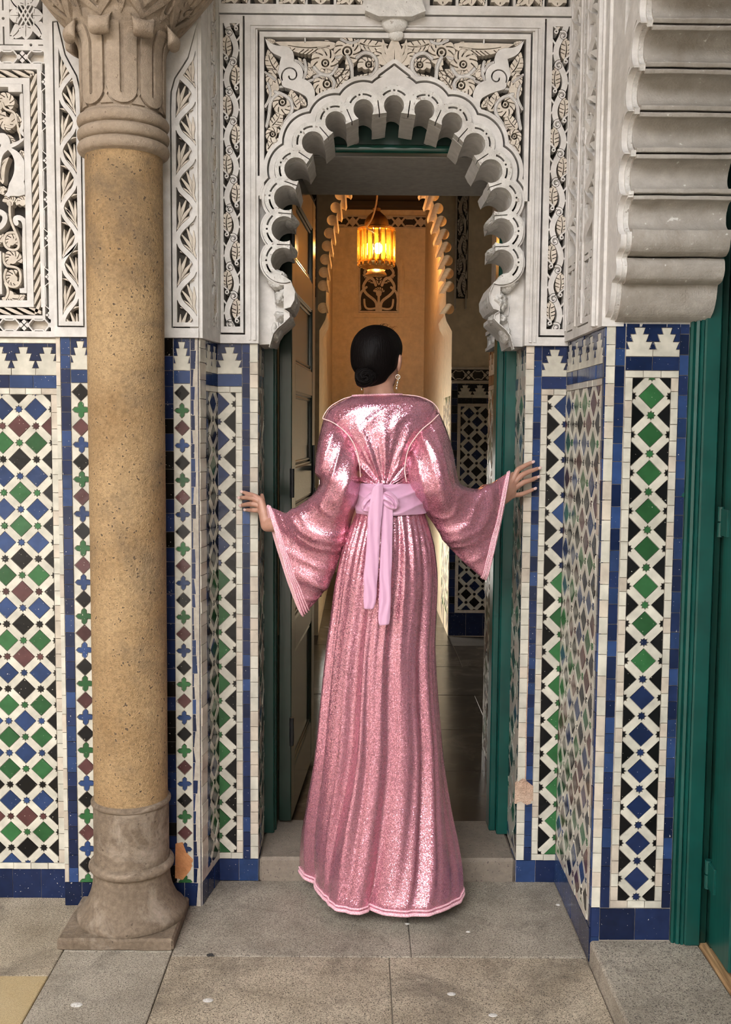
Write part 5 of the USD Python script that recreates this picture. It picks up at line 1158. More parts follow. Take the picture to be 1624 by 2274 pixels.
# flared block with carved almond leaves
z4 = cz(0) + .06
def fl2(z): t = np.clip((z - z3) / (z4 - z3), 0, 1.2); return .022 + .135 * t ** .85
obj('capital_block', clip_back(lathe([(RB + .005, z3 - .012)] + [(RB + fl2(z), z) for z in np.linspace(z3 - .004, z4, 16)] + [(RB + fl2(z4) + .006, z4 + .004), (RB + fl2(z4) + .006, z4 + .05)], 72, C0)), 'sandstone_worn', column, smooth=50)
for k in range(-3, 4):
    s0 = k * pit + .76 * pit; z_a, z_b = z3 + .004, z4 + .01
    if abs(s0 / RB) > 2.3: continue
    for sg in (-1, 1):
        out = band([(s0, z_a), (s0 + sg * pit * .30, z_a + .035), (s0 + sg * pit * .46, z_a + .085), (s0 + sg * pit * .40, z_b)], [.008, .015, .016, .012], 16)
        obj('carved_leaf', clip_back(wrap(out, -.012, .004, fl2)), 'sandstone_worn', column, smooth=35)
        hook = band([(s0 + sg * pit * .10, z_b - .01), (s0 + sg * pit * .30, z_b - .030), (s0 + sg * pit * .27, z_a + .05), (s0 + sg * pit * .10, z_a + .045)], [.012, .014, .012, .004], 14)
        obj('carved_leaf', clip_back(wrap(hook, -.010, .004, fl2)), 'sandstone_worn', column, smooth=35)
    obj('carved_leaf', clip_back(wrap(leaf((s0, z_a + .02), (s0, z_b), .030, 0, 2), -.009, .004, fl2)), 'sandstone_worn', column, smooth=35)
    obj('carved_leaf', clip_back(wrap(leaf((s0 + pit * .5, z_a - .0), (s0 + pit * .5, z_b), .020, 0, 1), -.011, .004, fl2)), 'sandstone_worn', column, smooth=35)
obj('abacus', bevel_box(CCX - .27, CCX + .27, CCY - .27, YP - .013, z4 + .052, z4 + .16, .01), 'sandstone_worn', column)
obj('impost', bevel_box(CCX - .20, CCX + .20, CCY - .20, YP - .013, z4 + .161, 3.9, .01), 'plaster', column)

# ================================================================ lantern in the corridor
LY = 8.0
def lz(py): return float(at_y(836, py, LY)[2])
LXc = float(at_y(836, 560, LY)[0]); lant = thing('hanging_lantern', 'amber glass lantern with brass dome and fretted base glowing in the corridor', 'lantern', loc=(LXc, LY, 0))
r_ = 36 * LY / F_PX; zt_, zb_ = lz(512), lz(583)
for k in range(16):
    a = 2 * math.pi * k / 16; c = (r_ * math.cos(a), r_ * math.sin(a))
    obj('glass_tube', tube([(c[0], c[1], zb_), (c[0], c[1], zt_)], r_ * .17, 10), 'amber_glass', lant, smooth=40)
obj('top_ring', lathe([(r_ * .8, zt_), (r_ * 1.16, zt_ - .004), (r_ * 1.16, zt_ + .012), (r_ * .75, zt_ + .022), (r_ * .62, zt_ + .05)], 32), 'brass', lant, smooth=40)
obj('dome', lathe([(r_ * .70, lz(506)), (r_ * .74, lz(498)), (r_ * .70, lz(490)), (r_ * .55, lz(481)), (r_ * .34, lz(474)), (r_ * .22, lz(470)), (r_ * .24, lz(463)), (r_ * .12, lz(460)), (.006, lz(455))], 32), 'brass_dark', lant, smooth=50)
obj('chain', tube([(0, 0, lz(456)), (0, 0, CZT - .001)], .006, 8), 'brass_dark', lant)
obj('base_ring', cat_meshes([lathe([(r_ * 1.10, zb_ + .01), (r_ * 1.12, zb_ - .006), (r_ * .95, zb_ - .03), (r_ * .60, zb_ - .05), (r_ * .55, zb_ - .06)], 32)] + [blob((r_ * 1.02 * math.cos(a), r_ * 1.02 * math.sin(a), zb_ - .018), .018, (1, 1, 1.2), 1) for a in np.arange(0, 6.28, .3927)]), 'brass', lant, 'fretted brass ring under the glass', smooth=40)
obj('base_cone', lathe([(r_ * .42, zb_ - .055), (r_ * .5, zb_ - .065), (r_ * .62, zb_ - .085), (r_ * .66, zb_ - .098), (.004, zb_ - .10)], 32), 'brass', lant, smooth=40)
bx = float(at_y(840, 552, LY)[0]) - LXc
bm = trimesh.creation.icosphere(3, .034); bm.vertices *= (1, 1, 1.25); bm.vertices += (bx, -.01, lz(552)); obj('bulb', bm, 'bulb_glow', lant, 'lit bulb', smooth=True)
obj('lamp_holder', lathe([(.02, lz(541)), (.024, lz(538)), (.024, lz(522)), (.008, lz(512))], 16, (bx, -.01, 0)), 'brass_dark', lant, smooth=40)
cp = [at_y(838, 436, LY - .16), at_y(834, 460, LY - .16), at_y(824, 490, LY - .16), at_y(815, 506, LY - .15), at_y(826, 512, LY - .15), at_y(834, 520, LY - .12)]
cp = [np.array([float(cp[0][0]), LY - .16, CZT - .002])] + cp
obj('flex', tube(curve(np.array(cp) - np.array([LXc, LY, 0]), 40), .0065, 8), 'cable', lant, 'loose pale electric flex looping over the dome', smooth=True)

# a dried sprig dropped on the paving joint
sc_ = at_z(467, 2124, 0.0); sprig = thing('dried_sprig', 'small dark dried sprig lying on the paving joint right of the column plinth', 'twig', loc=(sc_[0], sc_[1], 0))
obj('stalk', tube([(-.010, .004, .0035), (0, 0, .0045), (.012, -.003, .0035)], .0017, 6), 'black_iron', sprig)
for k, (a, l) in enumerate(((.8, .010), (2.3, .009), (3.9, .011), (5.4, .008))): obj('dry_leaf', blob((.5 * l * math.cos(a), .5 * l * math.sin(a), .0045), l * .5, (1, .6, .45), 1), 'black_iron', sprig)
# ================================================================ the woman, seen from behind, stepping up to the doorway
WY = 3.08
person = thing('person', 'woman seen from behind in a pink sequinned robe, touching both door jambs', 'person')
def wp(px, py, Y=WY): return np.asarray(at_y(px, py, Y), float)
def loft(keys, n_ring=96, n_len=80, y_off=None, power=1.0, fold=None, closed_ends=(False, False)):
    """keys: rows (t, px_a, py_a, px_b, py_b, Y centre, half thickness, tilt of the far half in px x, in px y); a closed surface whose outline runs through the a and b points"""
    k = np.asarray(keys, float); t = np.linspace(k[0, 0], k[-1, 0], n_len); v = spline(k, t)
    th = np.linspace(0, 2 * np.pi, n_ring, endpoint=False); P = np.zeros((n_len, n_ring, 3))
    for i, r in enumerate(v):
        A, B = wp(r[0], r[1], r[4]), wp(r[2], r[3], r[4]); c = (A + B) / 2; a = (A - B) / 2
        s = WY / F_PX; bv = np.array([r[6] * s, r[5], -r[7] * s])
        ct, st = np.cos(th), np.sin(th)
        ct = np.sign(ct) * np.abs(ct) ** power; st = np.sign(st) * np.abs(st) ** power
        P[i] = c + ct[:, None] * a + st[:, None] * np.where(st[:, None] > 0, bv, np.array([0, r[5], 0]))
    if fold is not None:
        g = grid_mesh(P, close_v=True); n = np.array(g.vertex_normals).reshape(P.shape)
        c = P.mean(1, keepdims=True); flip = np.sign(((P - c) * n).sum(-1, keepdims=True).mean()); n = n * flip
        P = P + n * fold((t[:, None] - t[0]) / (t[-1] - t[0]), th[None, :], P)[..., None]
    return P
def cap_mesh(P, ends):
    g = grid_mesh(P, close_v=True); V, F = list(g.vertices), [g.faces]; n = P.shape[1]
    for which, base in ((0, 0), (1, (P.shape[0] - 1) * n)):
        if not ends[which]: continue
        V.append(P[-1 if which else 0].mean(0)); i = np.arange(n); j = (i + 1) % n; c = np.full(n, len(V) - 1)
        F.append(np.column_stack([c, base + i, base + j] if which else [c, base + j, base + i]))
    m = trimesh.Trimesh(np.array(V), np.vstack(F), process=False); trimesh.repair.fix_normals(m, multibody=False); return m
def N3(P, s, seed=0): return meshkit.fbm(np.asarray(P) * s, 3, seed) - .5
def ridge(x): return 1.12 * (1.02 - np.sqrt(np.sin(x) ** 2 + .03)) ** 1.4 - .40
# ---- body: one continuous surface
def hull_chain(js):
    out = None
    for (p, r), (q, s) in zip(js[:-1], js[1:]):
        a = m3.Manifold.sphere(r, 20).translate(tuple(map(float, p))); b = m3.Manifold.sphere(s, 20).translate(tuple(map(float, q)))
        h = m3.Manifold.batch_hull([a, b]); out = h if out is None else out + h
    return out
def to_tm(m): x = m.to_mesh(); return trimesh.Trimesh(np.asarray(x.vert_properties)[:, :3], np.asarray(x.tri_verts), process=True)
def smooth_m(m, size, it=10):
    t = to_tm(m.refine_to_length(size)); trimesh.smoothing.filter_taubin(t, .5, -.53, it)
    return t
def as_man(t): return m3.Manifold(m3.Mesh(np.asarray(t.vertices, np.float32), np.asarray(t.faces, np.uint32)))
HC = wp(839, 799); HS = .925; HA = math.radians(24)                 # head centre, turned to the right as she looks ahead
fwd = np.array([math.sin(HA), math.cos(HA), -.05]); fwd /= np.linalg.norm(fwd); rgt = np.cross(fwd, [0, 0, 1]); rgt /= np.linalg.norm(rgt); upv = np.cross(rgt, fwd)
def hd(x, y, z): return HC + (rgt * x + fwd * y + upv * z) * HS   # x right, y face direction, z up
def hball(x, y, z, r): return m3.Manifold.sphere(r * HS, 28).translate(tuple(map(float, hd(x, y, z))))
HL = m3.Manifold.batch_hull
head = HL([hball(0, -.018, .022, .077), hball(0, .028, .030, .068), hball(0, .055, .0, .046)])
head = head + HL([hball(0, .030, -.02, .060), hball(0, .075, -.082, .020), hball(.038, .02, -.062, .022), hball(-.038, .02, -.062, .022)])
head = head + HL([hball(0, .098, .010, .009), hball(0, .114, -.030, .010), hball(.010, .098, -.036, .008), hball(-.010, .098, -.036, .008)])
head = head + HL([hball(.016, .090, -.058, .008), hball(-.016, .090, -.058, .008), hball(0, .096, -.056, .008)]) + HL([hball(.036, .084, .020, .008), hball(.012, .094, .018, .008)]) + HL([hball(-.036, .084, .020, .008), hball(-.012, .094, .018, .008)])
for s in (-1, 1): head = head + HL([hball(s * .074, .005, .008, .010), hball(s * .080, -.008, .004, .008), hball(s * .078, -.006, -.018, .008), hball(s * .073, .004, -.032, .007)])
neck = hull_chain([(hd(0, -.006, -.05), .046), (wp(842, 868, 3.075), .0435), (wp(843, 890, 3.075), .050)])
torso = HL([m3.Manifold.sphere(r, 24).translate(tuple(map(float, p))) for p, r in ((wp(845, 905), .05), (wp(775, 940, 3.08), .045), (wp(925, 938, 3.08), .045), (wp(800, 990), .062), (wp(905, 990), .062))])
torso = torso + HL([m3.Manifold.sphere(r, 24).translate(tuple(map(float, p))) for p, r in ((wp(805, 985), .065), (wp(900, 985), .065), (wp(835, 1085), .055), (wp(895, 1085), .055))])
torso = torso + HL([m3.Manifold.sphere(r, 24).translate(tuple(map(float, p))) for p, r in ((wp(835, 1085), .055), (wp(895, 1085), .055), (wp(820, 1230), .075), (wp(905, 1230), .075))])
legs = None
for s, px in ((-1, 818), (1, 900)):
    kx = wp(px + s * 2, 1560); ax = np.array([wp(px, 1560)[0], 3.10, .10])
    leg_ = hull_chain([(wp(px, 1250), .078), (kx, .050), (kx + (0, -.01, -.14), .050), (ax, .034)]) + HL([m3.Manifold.sphere(.032, 20).translate((ax[0], ax[1] - .01, .05)), m3.Manifold.sphere(.030, 20).translate((ax[0], ax[1] + .05, .04)), m3.Manifold.sphere(.018, 20).translate((ax[0], ax[1] + .12, .024))])
    legs = leg_ if legs is None else legs + leg_
body = head + neck + torso + legs
arms = {}
fing = {}
L_ = dict(shoulder=(wp(752, 945, 3.08), .046), elbow=(wp(744, 1098, 3.03), .037), mid=(wp(668, 1158, 3.09), .030), wrist=(wp(594, 1166, 3.165), .0215))
R_ = dict(shoulder=(wp(945, 942, 3.08), .046), elbow=(wp(978, 1095, 3.03), .037), mid=(wp(1060, 1122, 3.09), .030), wrist=(wp(1116, 1107, 3.16), .0215))
body = body + hull_chain([L_['shoulder'], L_['elbow'], L_['mid'], ((L_['mid'][0] * .4 + L_['wrist'][0] * .6), .0255)]) + hull_chain([R_['shoulder'], R_['elbow'], R_['mid'], ((R_['mid'][0] * .4 + R_['wrist'][0] * .6), .0255)])
def hand(wrist, fore, palm, fingers, thumb):
    out = hull_chain([fore, wrist]) + HL([m3.Manifold.sphere(r, 16).translate(tuple(map(float, p))) for p, r in [(wrist[0], wrist[1])] + palm])
    for f in fingers + [thumb]:
        out = out + hull_chain(f)
    return out
def F4(p, Y, r): return [(wp(a, b, y), q) for (a, b), y, q in zip(p, Y, r)]
rr = (.0092, .0085, .0075, .0062)
RF = [F4([(1139, 1067), (1150, 1043), (1166, 1034), (1181, 1027)], (3.185, 3.192, 3.208, 3.221), rr), F4([(1142, 1072), (1160, 1054), (1179, 1046), (1196, 1040)], (3.186, 3.190, 3.206, 3.221), rr),
      F4([(1144, 1084), (1163, 1071), (1180, 1066), (1193, 1060)], (3.187, 3.192, 3.207, 3.221), rr), F4([(1142, 1100), (1158, 1098), (1173, 1092), (1186, 1086)], (3.189, 3.196, 3.209, 3.221), tuple(.88 * x for x in rr))]
RT_ = F4([(1122, 1098), (1130, 1080), (1136, 1064), (1139, 1052)], (3.190, 3.222, 3.245, 3.262), (.013, .0105, .009, .0072))
RP = [(wp(1137, 1070, 3.183), .0105), (wp(1141, 1086, 3.184), .0105), (wp(1138, 1100, 3.186), .0105), (wp(1124, 1100, 3.180), .014)]
LF = [F4([(577, 1108), (564, 1101), (551, 1097), (540, 1093)], (3.180, 3.186, 3.205, 3.221), rr), F4([(578, 1114), (563, 1107), (548, 1105), (534, 1105)], (3.179, 3.180, 3.200, 3.221), rr),
      F4([(578, 1123), (562, 1119), (548, 1120), (537, 1122)], (3.180, 3.182, 3.202, 3.221), rr), F4([(577, 1133), (564, 1133), (555, 1133), (547, 1132)], (3.182, 3.188, 3.206, 3.221), tuple(.88 * x for x in rr))]
LT_ = F4([(588, 1150), (586, 1130), (583, 1112), (582, 1100)], (3.190, 3.222, 3.245, 3.262), (.013, .0105, .009, .0072))
LP = [(wp(579, 1110, 3.178), .0105), (wp(580, 1122, 3.178), .0105), (wp(580, 1133, 3.180), .0105), (wp(587, 1150, 3.175), .015), (wp(592, 1152, 3.178), .014)]
R_['fore'] = ((R_['mid'][0] + R_['wrist'][0]) / 2, .0265); L_['fore'] = ((L_['mid'][0] + L_['wrist'][0]) / 2, .0265)
hr = hand(R_['wrist'], R_['fore'], RP, RF, RT_); hl = hand(L_['wrist'], L_['fore'], LP, LF, LT_)
bt = smooth_m(body, .012, 12); hrt = smooth_m(hr, .003, 6); hlt = smooth_m(hl, .003, 6)
try:
    whole = as_man(bt) + as_man(hrt) + as_man(hlt); bt = to_tm(whole)
except Exception:
    bt = cat_meshes([bt, hrt, hlt])
obj('body', bt, 'skin', person, smooth=True)
for Fs in (RF, LF):
    for f in Fs:
        p, q = np.asarray(f[-1][0]), np.asarray(f[-2][0]); d = (p - q) / np.linalg.norm(p - q); up_ = np.array([0, -1.0, 0]); up_ -= d * (up_ @ d); up_ /= np.linalg.norm(up_); sd = np.cross(d, up_)
        n = trimesh.creation.icosphere(2, 1.0); n.vertices = n.vertices[:, :1] * d * .0078 + n.vertices[:, 1:2] * sd * .0048 + n.vertices[:, 2:] * up_ * .0018 + p + up_ * (f[-1][1] * .80) + d * .0028
        obj('fingernail', n, 'nail', person, smooth=True)
# eyes and lips on the far side of the head
for s in (-1, 1): e = trimesh.creation.icosphere(2, .010); e.vertices += hd(s * .030, .079, .004); obj('eye', e, 'nail', person, smooth=True)
obj('lips', tube(curve([hd(-.02, .093, -.057), hd(0, .103, -.055), hd(.02, .093, -.057)], 10), .0045, 8), 'trim', person, smooth=True)
# ---- hair drawn back into a low bun
hm_ = HL([hball(0, -.022, .030, .082), hball(0, .020, .040, .075), hball(0, -.050, -.005, .058), hball(.030, -.030, -.012, .050), hball(-.030, -.030, -.012, .050)]) + HL([hball(0, -.05, -.005, .058), hball(-.012, -.052, -.060, .036), hball(.022, -.040, -.052, .034)])
cut = HL([hball(0, .16, -.03, .075), hball(0, .14, .030, .055), hball(0, .25, .0, .15)])
hm_ = hm_ - cut
hair = smooth_m(hm_, .008, 14); hv = hair.vertices
hobj = obj('hair', hair, 'hair', person, 'sleek black hair drawn back', smooth=True)
bc = wp(812, 838, 2.985)
bun = trimesh.creation.icosphere(4, 1.0); u_ = bun.vertices.copy(); bun.vertices = u_ * (.034, .030, .029); ang_ = np.arctan2(u_[:, 2], u_[:, 0]); rad_ = np.hypot(u_[:, 0], u_[:, 2])
bun.vertices *= (1 + .09 * np.sin(3 * ang_ + 14 * rad_) + .10 * N3(u_, 3)[:, ])[:, None]; bun.vertices += bc
obj('bun', bun, 'hair', hobj, 'low twisted bun', smooth=True)
st = []
for k in range(60):
    a = rng.uniform(0, 6.28); r = rng.uniform(.012, .031); tw = rng.uniform(1.5, 3.0); ph = np.linspace(0, tw, 16)
    pp = np.column_stack([np.cos(a + ph) * r * (1 - .1 * ph), -np.sqrt(np.maximum(0, 1 - (r / .034) ** 2)) * .030 - .002 + 0 * ph, np.sin(a + ph) * r * .9 * (1 - .1 * ph)]) + bc; st.append(tube(pp, np.linspace(.0016, .0008, 16), 5))
for k in range(22):
    x = rng.uniform(-.034, .036); p0 = hd(x, -.060, -.052 - .012 * rng.random()); L = rng.uniform(.008, .020); sx = rng.uniform(-.008, .008)
    st.append(tube(curve([p0, p0 + (sx * .4, .004, -L * .5), p0 + (sx, .012, -L)], 8), np.linspace(.0011, .0003, 8), 4))
for k in range(16):
    x = rng.uniform(-.01, .05); p0 = hd(x, 0, .108 - x * x * 6); st.append(tube(curve([p0, p0 + (rng.uniform(0, .01), 0, .006), p0 + (rng.uniform(.004, .022), 0, rng.uniform(.004, .011))], 8), np.linspace(.0006, .0002, 8), 4))
obj('loose_strands', cat_meshes(st), 'hair', hobj, smooth=True, kind='stuff')
# ---- earrings
for nm, pts_, Y in (('r', [(884, 834), (885, 842), (883, 850), (882, 856), (881, 862)], 3.035), ('l', [(804, 852), (804, 858), (803.5, 864)], 3.02)):
    ms = []; top = wp(*pts_[0], Y); ms.append(tube([top + .0065 * np.array([math.cos(a), 0, math.sin(a)]) + (0, 0, -.004) for a in np.linspace(0, 6.28, 18)[:-1]], .0011, 6, closed=True))
    for i, p in enumerate(pts_[1:]): s = trimesh.creation.icosphere(1, .0034 if i % 2 else .0026); s.vertices *= (1, 1, 1.3); s.vertices += wp(*p, Y); ms.append(s)
    ms.append(tube([wp(*p, Y) for p in pts_], .0009, 5)); obj('earring', cat_meshes(ms), 'silver', person, 'dangling silver earring', smooth=True)

# ---- robe: skirt, bodice, two bell sleeves
hem_front = [(666, 1934), (678, 1948), (695, 1960), (712, 1982), (731, 2009), (752, 2018), (775, 2026), (800, 2027), (817, 2024), (820, 2017), (850, 2027), (886, 2032), (918, 2033), (948, 2031), (972, 2023), (994, 2015), (1010, 2009), (1022, 2002)]
HZ0 = .045
hf = np.array([at_z(a, b, HZ0) for a, b in hem_front]); L0, R0 = hf[0], hf[-1]
nT = 220
s_f = np.linspace(0, 1, nT // 2 + 1)                       # left extreme -> right extreme across the near side
cl = np.r_[0, np.cumsum(np.linalg.norm(np.diff(hf, axis=0), axis=1))]; cl /= cl[-1]
warp = (1 - np.cos(np.pi * s_f)) / 2 * .5 + s_f * .5
near = np.column_stack([np.interp(warp, cl, hf[:, k]) for k in range(3)])
mid = (L0 + R0) / 2; ax = (R0 - L0) / 2; nn = np.array([-ax[1], ax[0], 0]); nn /= np.linalg.norm(nn)
tb = np.linspace(0, np.pi, nT // 2 + 1)[1:-1]
far = np.array([mid + ax * math.cos(a) + nn * .16 * math.sin(a) + np.array([0, 0, .05 * math.sin(a)]) for a in tb])
hem = np.vstack([near, far])
sk = np.array([  # py, L, R, Y centre, half depth
    (1078, 798, 932, 3.075, .080), (1105, 794, 937, 3.075, .086), (1135, 789, 943, 3.075, .096), (1180, 775, 956, 3.075, .110), (1230, 760, 966, 3.075, .118), (1290, 748, 971, 3.075, .118), (1360, 739, 968, 3.08, .114), (1440, 728, 964, 3.08, .112), (1540, 717, 968, 3.085, .114),
    (1640, 707, 976, 3.09, .120), (1740, 698, 980, 3.10, .130), (1820, 688, 984, 3.11, .142), (1890, 677, 996, 3.12, .155), (1950, 668, 1012, 3.13, .165), (1990, 664, 1020, 3.14, .17)], float)
nR = 200; tv = np.linspace(1078, 1990, nR); kv = spline(sk, tv)
phi = np.concatenate([np.pi * warp, np.pi + np.pi * np.linspace(0, 1, nT // 2 + 1)[1:-1]])
Psk = np.zeros((nR, nT, 3))
for i in range(nR):
    L, Rr, Yc, hy = kv[i]; A, B = wp(L, tv[i], Yc), wp(Rr, tv[i], Yc); c = (A + B) / 2; rx = (B[0] - A[0]) / 2
    Psk[i] = np.column_stack([c[0] - rx * np.cos(phi), c[1] - hy * np.sin(phi), np.full(nT, c[2])])
zc_ = Psk[:, :1, 2]
w = np.clip((.52 - zc_) / .50, 0, 1) ** 1.6
vz = np.linspace(0, 1, nR)[:, None]
for k in range(3):
    tgt = hem[None, :, k]
    if k == 2: Psk[..., 2] = Psk[..., 2] * (1 - w) + w * (tgt + np.maximum(0, zc_ - HZ0) * .0)  # fan down to the hem line
    else: Psk[..., k] = Psk[..., k] * (1 - w) + w * tgt
# the lowest rows must be evenly spread between the knee rows and the hem
zrow = Psk[:, :, 2]
i0 = int(np.argmax(w[:, 0] > 0)); zt0 = zrow[i0]
for i in range(i0, nR):
    f = (i - i0) / (nR - 1 - i0); Psk[i, :, 2] = zt0 * (1 - f) + hem[:, 2] * f
wl = np.clip((np.arange(nR) - i0) / (nR - 1 - i0), 0, 1)[:, None]
base_xy = Psk[..., :2].copy()
Nrm = np.zeros_like(Psk); Nrm[..., 0] = -np.cos(phi)[None]; Nrm[..., 1] = -np.sin(phi)[None]
U_ = phi[None, :] + 0 * vz; VZ = vz + 0 * U_
drift = .55 * vz * np.cos(U_)                              # folds fan out from the waist
amp = .0034 + .0260 * np.clip(vz * 1.2, 0, 1) ** .9
q3 = lambda a, b, c, sd: N3(np.stack([U_ * a, VZ * b, c + 0 * U_], -1), 1.0, sd)
Uw = U_ + .32 * q3(1.1, .9, 0, 3) + .05 * np.sin(2.3 * vz + 1)
f1 = -ridge(4.8 * Uw + 1.0)
f2 = ridge(9.5 * (Uw + .20 * q3(2.2, .8, 1, 5)) + .4) * np.clip(.55 + 2.2 * q3(1.6, .7, 5, 12), 0, 1.3)
f4 = ridge(21 * (Uw + .10 * q3(3.2, .6, 7, 33)) + .9) * np.clip(.35 + 3.0 * q3(2.1, .8, 11, 35), 0, 1.3)
f3 = np.sin(25 * Uw + 3.0 * q3(3, 2.5, 2, 6)) * np.clip(.5 + 2.5 * q3(2, 1.2, 8, 15), 0, 1.2)
fade = np.sin(np.clip(phi, 0, np.pi))[None] * .75 + .25
ramp_ = np.clip((vz - .055) / .09, .10, 1)
D = ramp_ * amp * (.85 * f1 + .55 * f2 + .34 * f4 * (1 - .8 * vz) + .06 * f3)
D += .0075 * np.exp(-((vz - .22) / .20) ** 2) * ridge(15 * Uw + 2.4 * q3(2.5, 1, 4, 21)) * np.exp(-((U_ - 1.75) / .55) ** 2)
D += .0040 * ramp_ * np.exp(-((vz - .10) / .09) ** 2) * np.sin(34 * U_ + 2 * N3(np.stack([U_ * 4, VZ, 0 * U_], -1), 1.0, 8))
D -= .010 * np.exp(-((U_ - 1.30 - .10 * vz) / .045) ** 2) * np.clip((vz - .25) * 2.0, 0, 1)           # long closed pleat left of the middle
D += .007 * np.exp(-((U_ - 1.12) / .10) ** 2) * np.clip((vz - .5) * 2.2, 0, 1)
keep = 1 - .75 * np.exp(-((np.minimum(phi, np.abs(phi - np.pi))) / .10) ** 2)[None]      # outline stays put
Psk = Psk + Nrm * (D * keep * (1 - .55 * wl ** 3))[..., None]
hemc = Psk[-1].copy()
skirt = grid_mesh(Psk, close_v=True); trimesh.repair.fix_normals(skirt, multibody=False)
bod = [(877, 783, 880, 893, 877, 3.08, .050), (884, 768, 886, 925, 880, 3.08, .062), (891, 752, 894, 945, 887, 3.08, .074), (901, 737, 903, 962, 896, 3.08, .084), (913, 726, 914, 969, 909, 3.08, .090), (928, 722, 928, 971, 924, 3.08, .095), (945, 727, 945, 966, 942, 3.08, .099), (968, 742, 968, 953, 966, 3.08, .102), (992, 758, 992, 938, 992, 3.08, .102),
       (1018, 772, 1018, 927, 1018, 3.08, .098), (1042, 784, 1042, 926, 1042, 3.08, .092), (1062, 793, 1062, 928, 1062, 3.078, .087), (1082, 797, 1082, 932, 1082, 3.075, .082)]
bod = [r + (0, 0) for r in bod]
def bfold(t, th, P):
    X0 = wp(852, 1085); dx, dz = P[..., 0] - X0[0], P[..., 2] - X0[2]
    a = np.arctan2(dx, np.maximum(dz, .004)); r = np.hypot(dx, dz)
    q = np.exp(-((r - .06) / .125) ** 2) * np.clip(r / .03, 0, 1)
    d = .0115 * q * ridge(7.5 * a + 2.6 * N3(P, 8, 2)) + .0055 * q * ridge(17 * a + 3 * N3(P, 12, 4))
    d += .0030 * N3(P * np.array([1, 1, .6]), 11, 9) * np.clip(t * 5, 0, 1)
    # diagonal drag lines across the shoulder blades
    d += .0060 * ridge((P[..., 0] * 34 - P[..., 2] * 30) + 3.2 * N3(P, 6, 7)) * np.clip((P[..., 2] - 1.43) * 12, 0, 1) * np.clip((t - .12) * 6, 0, 1)
    return d * np.clip(-np.sin(th) * -1 * 0 + 1, 0, 1)
Pb = loft(bod, 160, 110, fold=bfold, power=.92)
bodice = cap_mesh(Pb, (True, False))
def sfold(seed, side):
    """cloth hanging from a bent arm: long soft folds that swing from the elbow down to the cuff"""
    def f(t, th, P):
        c = np.cos(th); n = N3(P, 5, seed); x = np.abs(P[..., 0] - wp(745 if side < 0 else 975, 1000)[0]); z = P[..., 2] - 1.30
        q = np.sqrt((x * .9) ** 2 + (z + .02) ** 2) * 38 + 2.0 * n                       # rings about the elbow: swags
        sw = np.clip((t - .42) * 4, 0, 1) * np.clip((1 - t) * 6 + .2, 0, 1)
        up = np.clip(t * 8, 0, 1) * np.clip((.62 - t) * 4, 0, 1)
        d = .0190 * sw * ridge(q * .62) + .0060 * sw * ridge(q * 1.5 + 3 * N3(P, 8, seed + 2))
        d += up * (.0130 * ridge((P[..., 0] * side * 30 + P[..., 2] * 11) + 2.2 * n) + .004 * ridge(P[..., 0] * side * 70 + P[..., 2] * 26 + 3 * N3(P, 9, seed + 3)))
        d += .0022 * N3(P, 30, seed + 5)
        return d * (1 - .8 * np.exp(-((np.abs(np.sin(th))) / .16) ** 2))
    return f
SLV = [(0, 727, 913, 772, 950, 3.08, .050, 0, 0), (1, 712, 955, 794, 990, 3.065, .080, 0, 0), (2, 703, 1015, 801, 1045, 3.055, .095, 0, 0), (2.6, 703, 1046, 802, 1075, 3.052, .100, 0, 0), (3.2, 710, 1070, 801, 1100, 3.055, .098, 0, 0), (4, 692, 1100, 788, 1138, 3.070, .090, 0, 0), (5, 662, 1123, 771, 1190, 3.085, .075, 0, 0), (6, 637, 1139, 748, 1262, 3.10, .062, 0, 0), (7, 616, 1131, 716, 1320, 3.115, .052, -3, 2), (8, 596, 1124, 673, 1366, 3.13, .042, -12, 5)]
SRV = [(0, 970, 908, 925, 948, 3.08, .050, 0, 0), (1, 993, 955, 905, 992, 3.065, .080, 0, 0), (2, 1009, 1012, 899, 1042, 3.055, .095, 0, 0), (2.6, 1015, 1045, 902, 1072, 3.052, .098, 0, 0), (3.2, 1021, 1070, 909, 1095, 3.055, .096, 0, 0), (4, 1040, 1082, 935, 1128, 3.068, .088, 0, 0), (5, 1064, 1085, 968, 1172, 3.083, .074, 0, 0), (6, 1092, 1073, 1005, 1225, 3.10, .062, 0, 0), (7, 1113, 1058, 1044, 1262, 3.115, .052, 3, 2), (8, 1131, 1048, 1079, 1286, 3.13, .042, 9, 5)]
slv = []
for kk, seed, dirn in ((SLV, 11, -1), (SRV, 23, 1)):
    P = loft(kk, 160, 170, fold=sfold(seed, dirn)); slv.append(P)
robe = obj('robe', cat_meshes([skirt, bodice] + [cap_mesh(P, (True, False)) for P in slv]), 'sequins', person, 'floor-length pink sequinned robe with wide bell sleeves', smooth=True)
# lining inside the cuffs
for P in slv:
    Q = P[105:].copy(); n = np.array(grid_mesh(Q, close_v=True).vertex_normals).reshape(Q.shape); c = Q.mean(1, keepdims=True); n = n * np.sign(((Q - c) * n).sum(-1).mean()); Q = Q - n * .0035
    obj('sleeve_lining', grid_mesh(Q, close_v=True), 'lining', robe, 'plain pink lining inside the cuff', smooth=True)
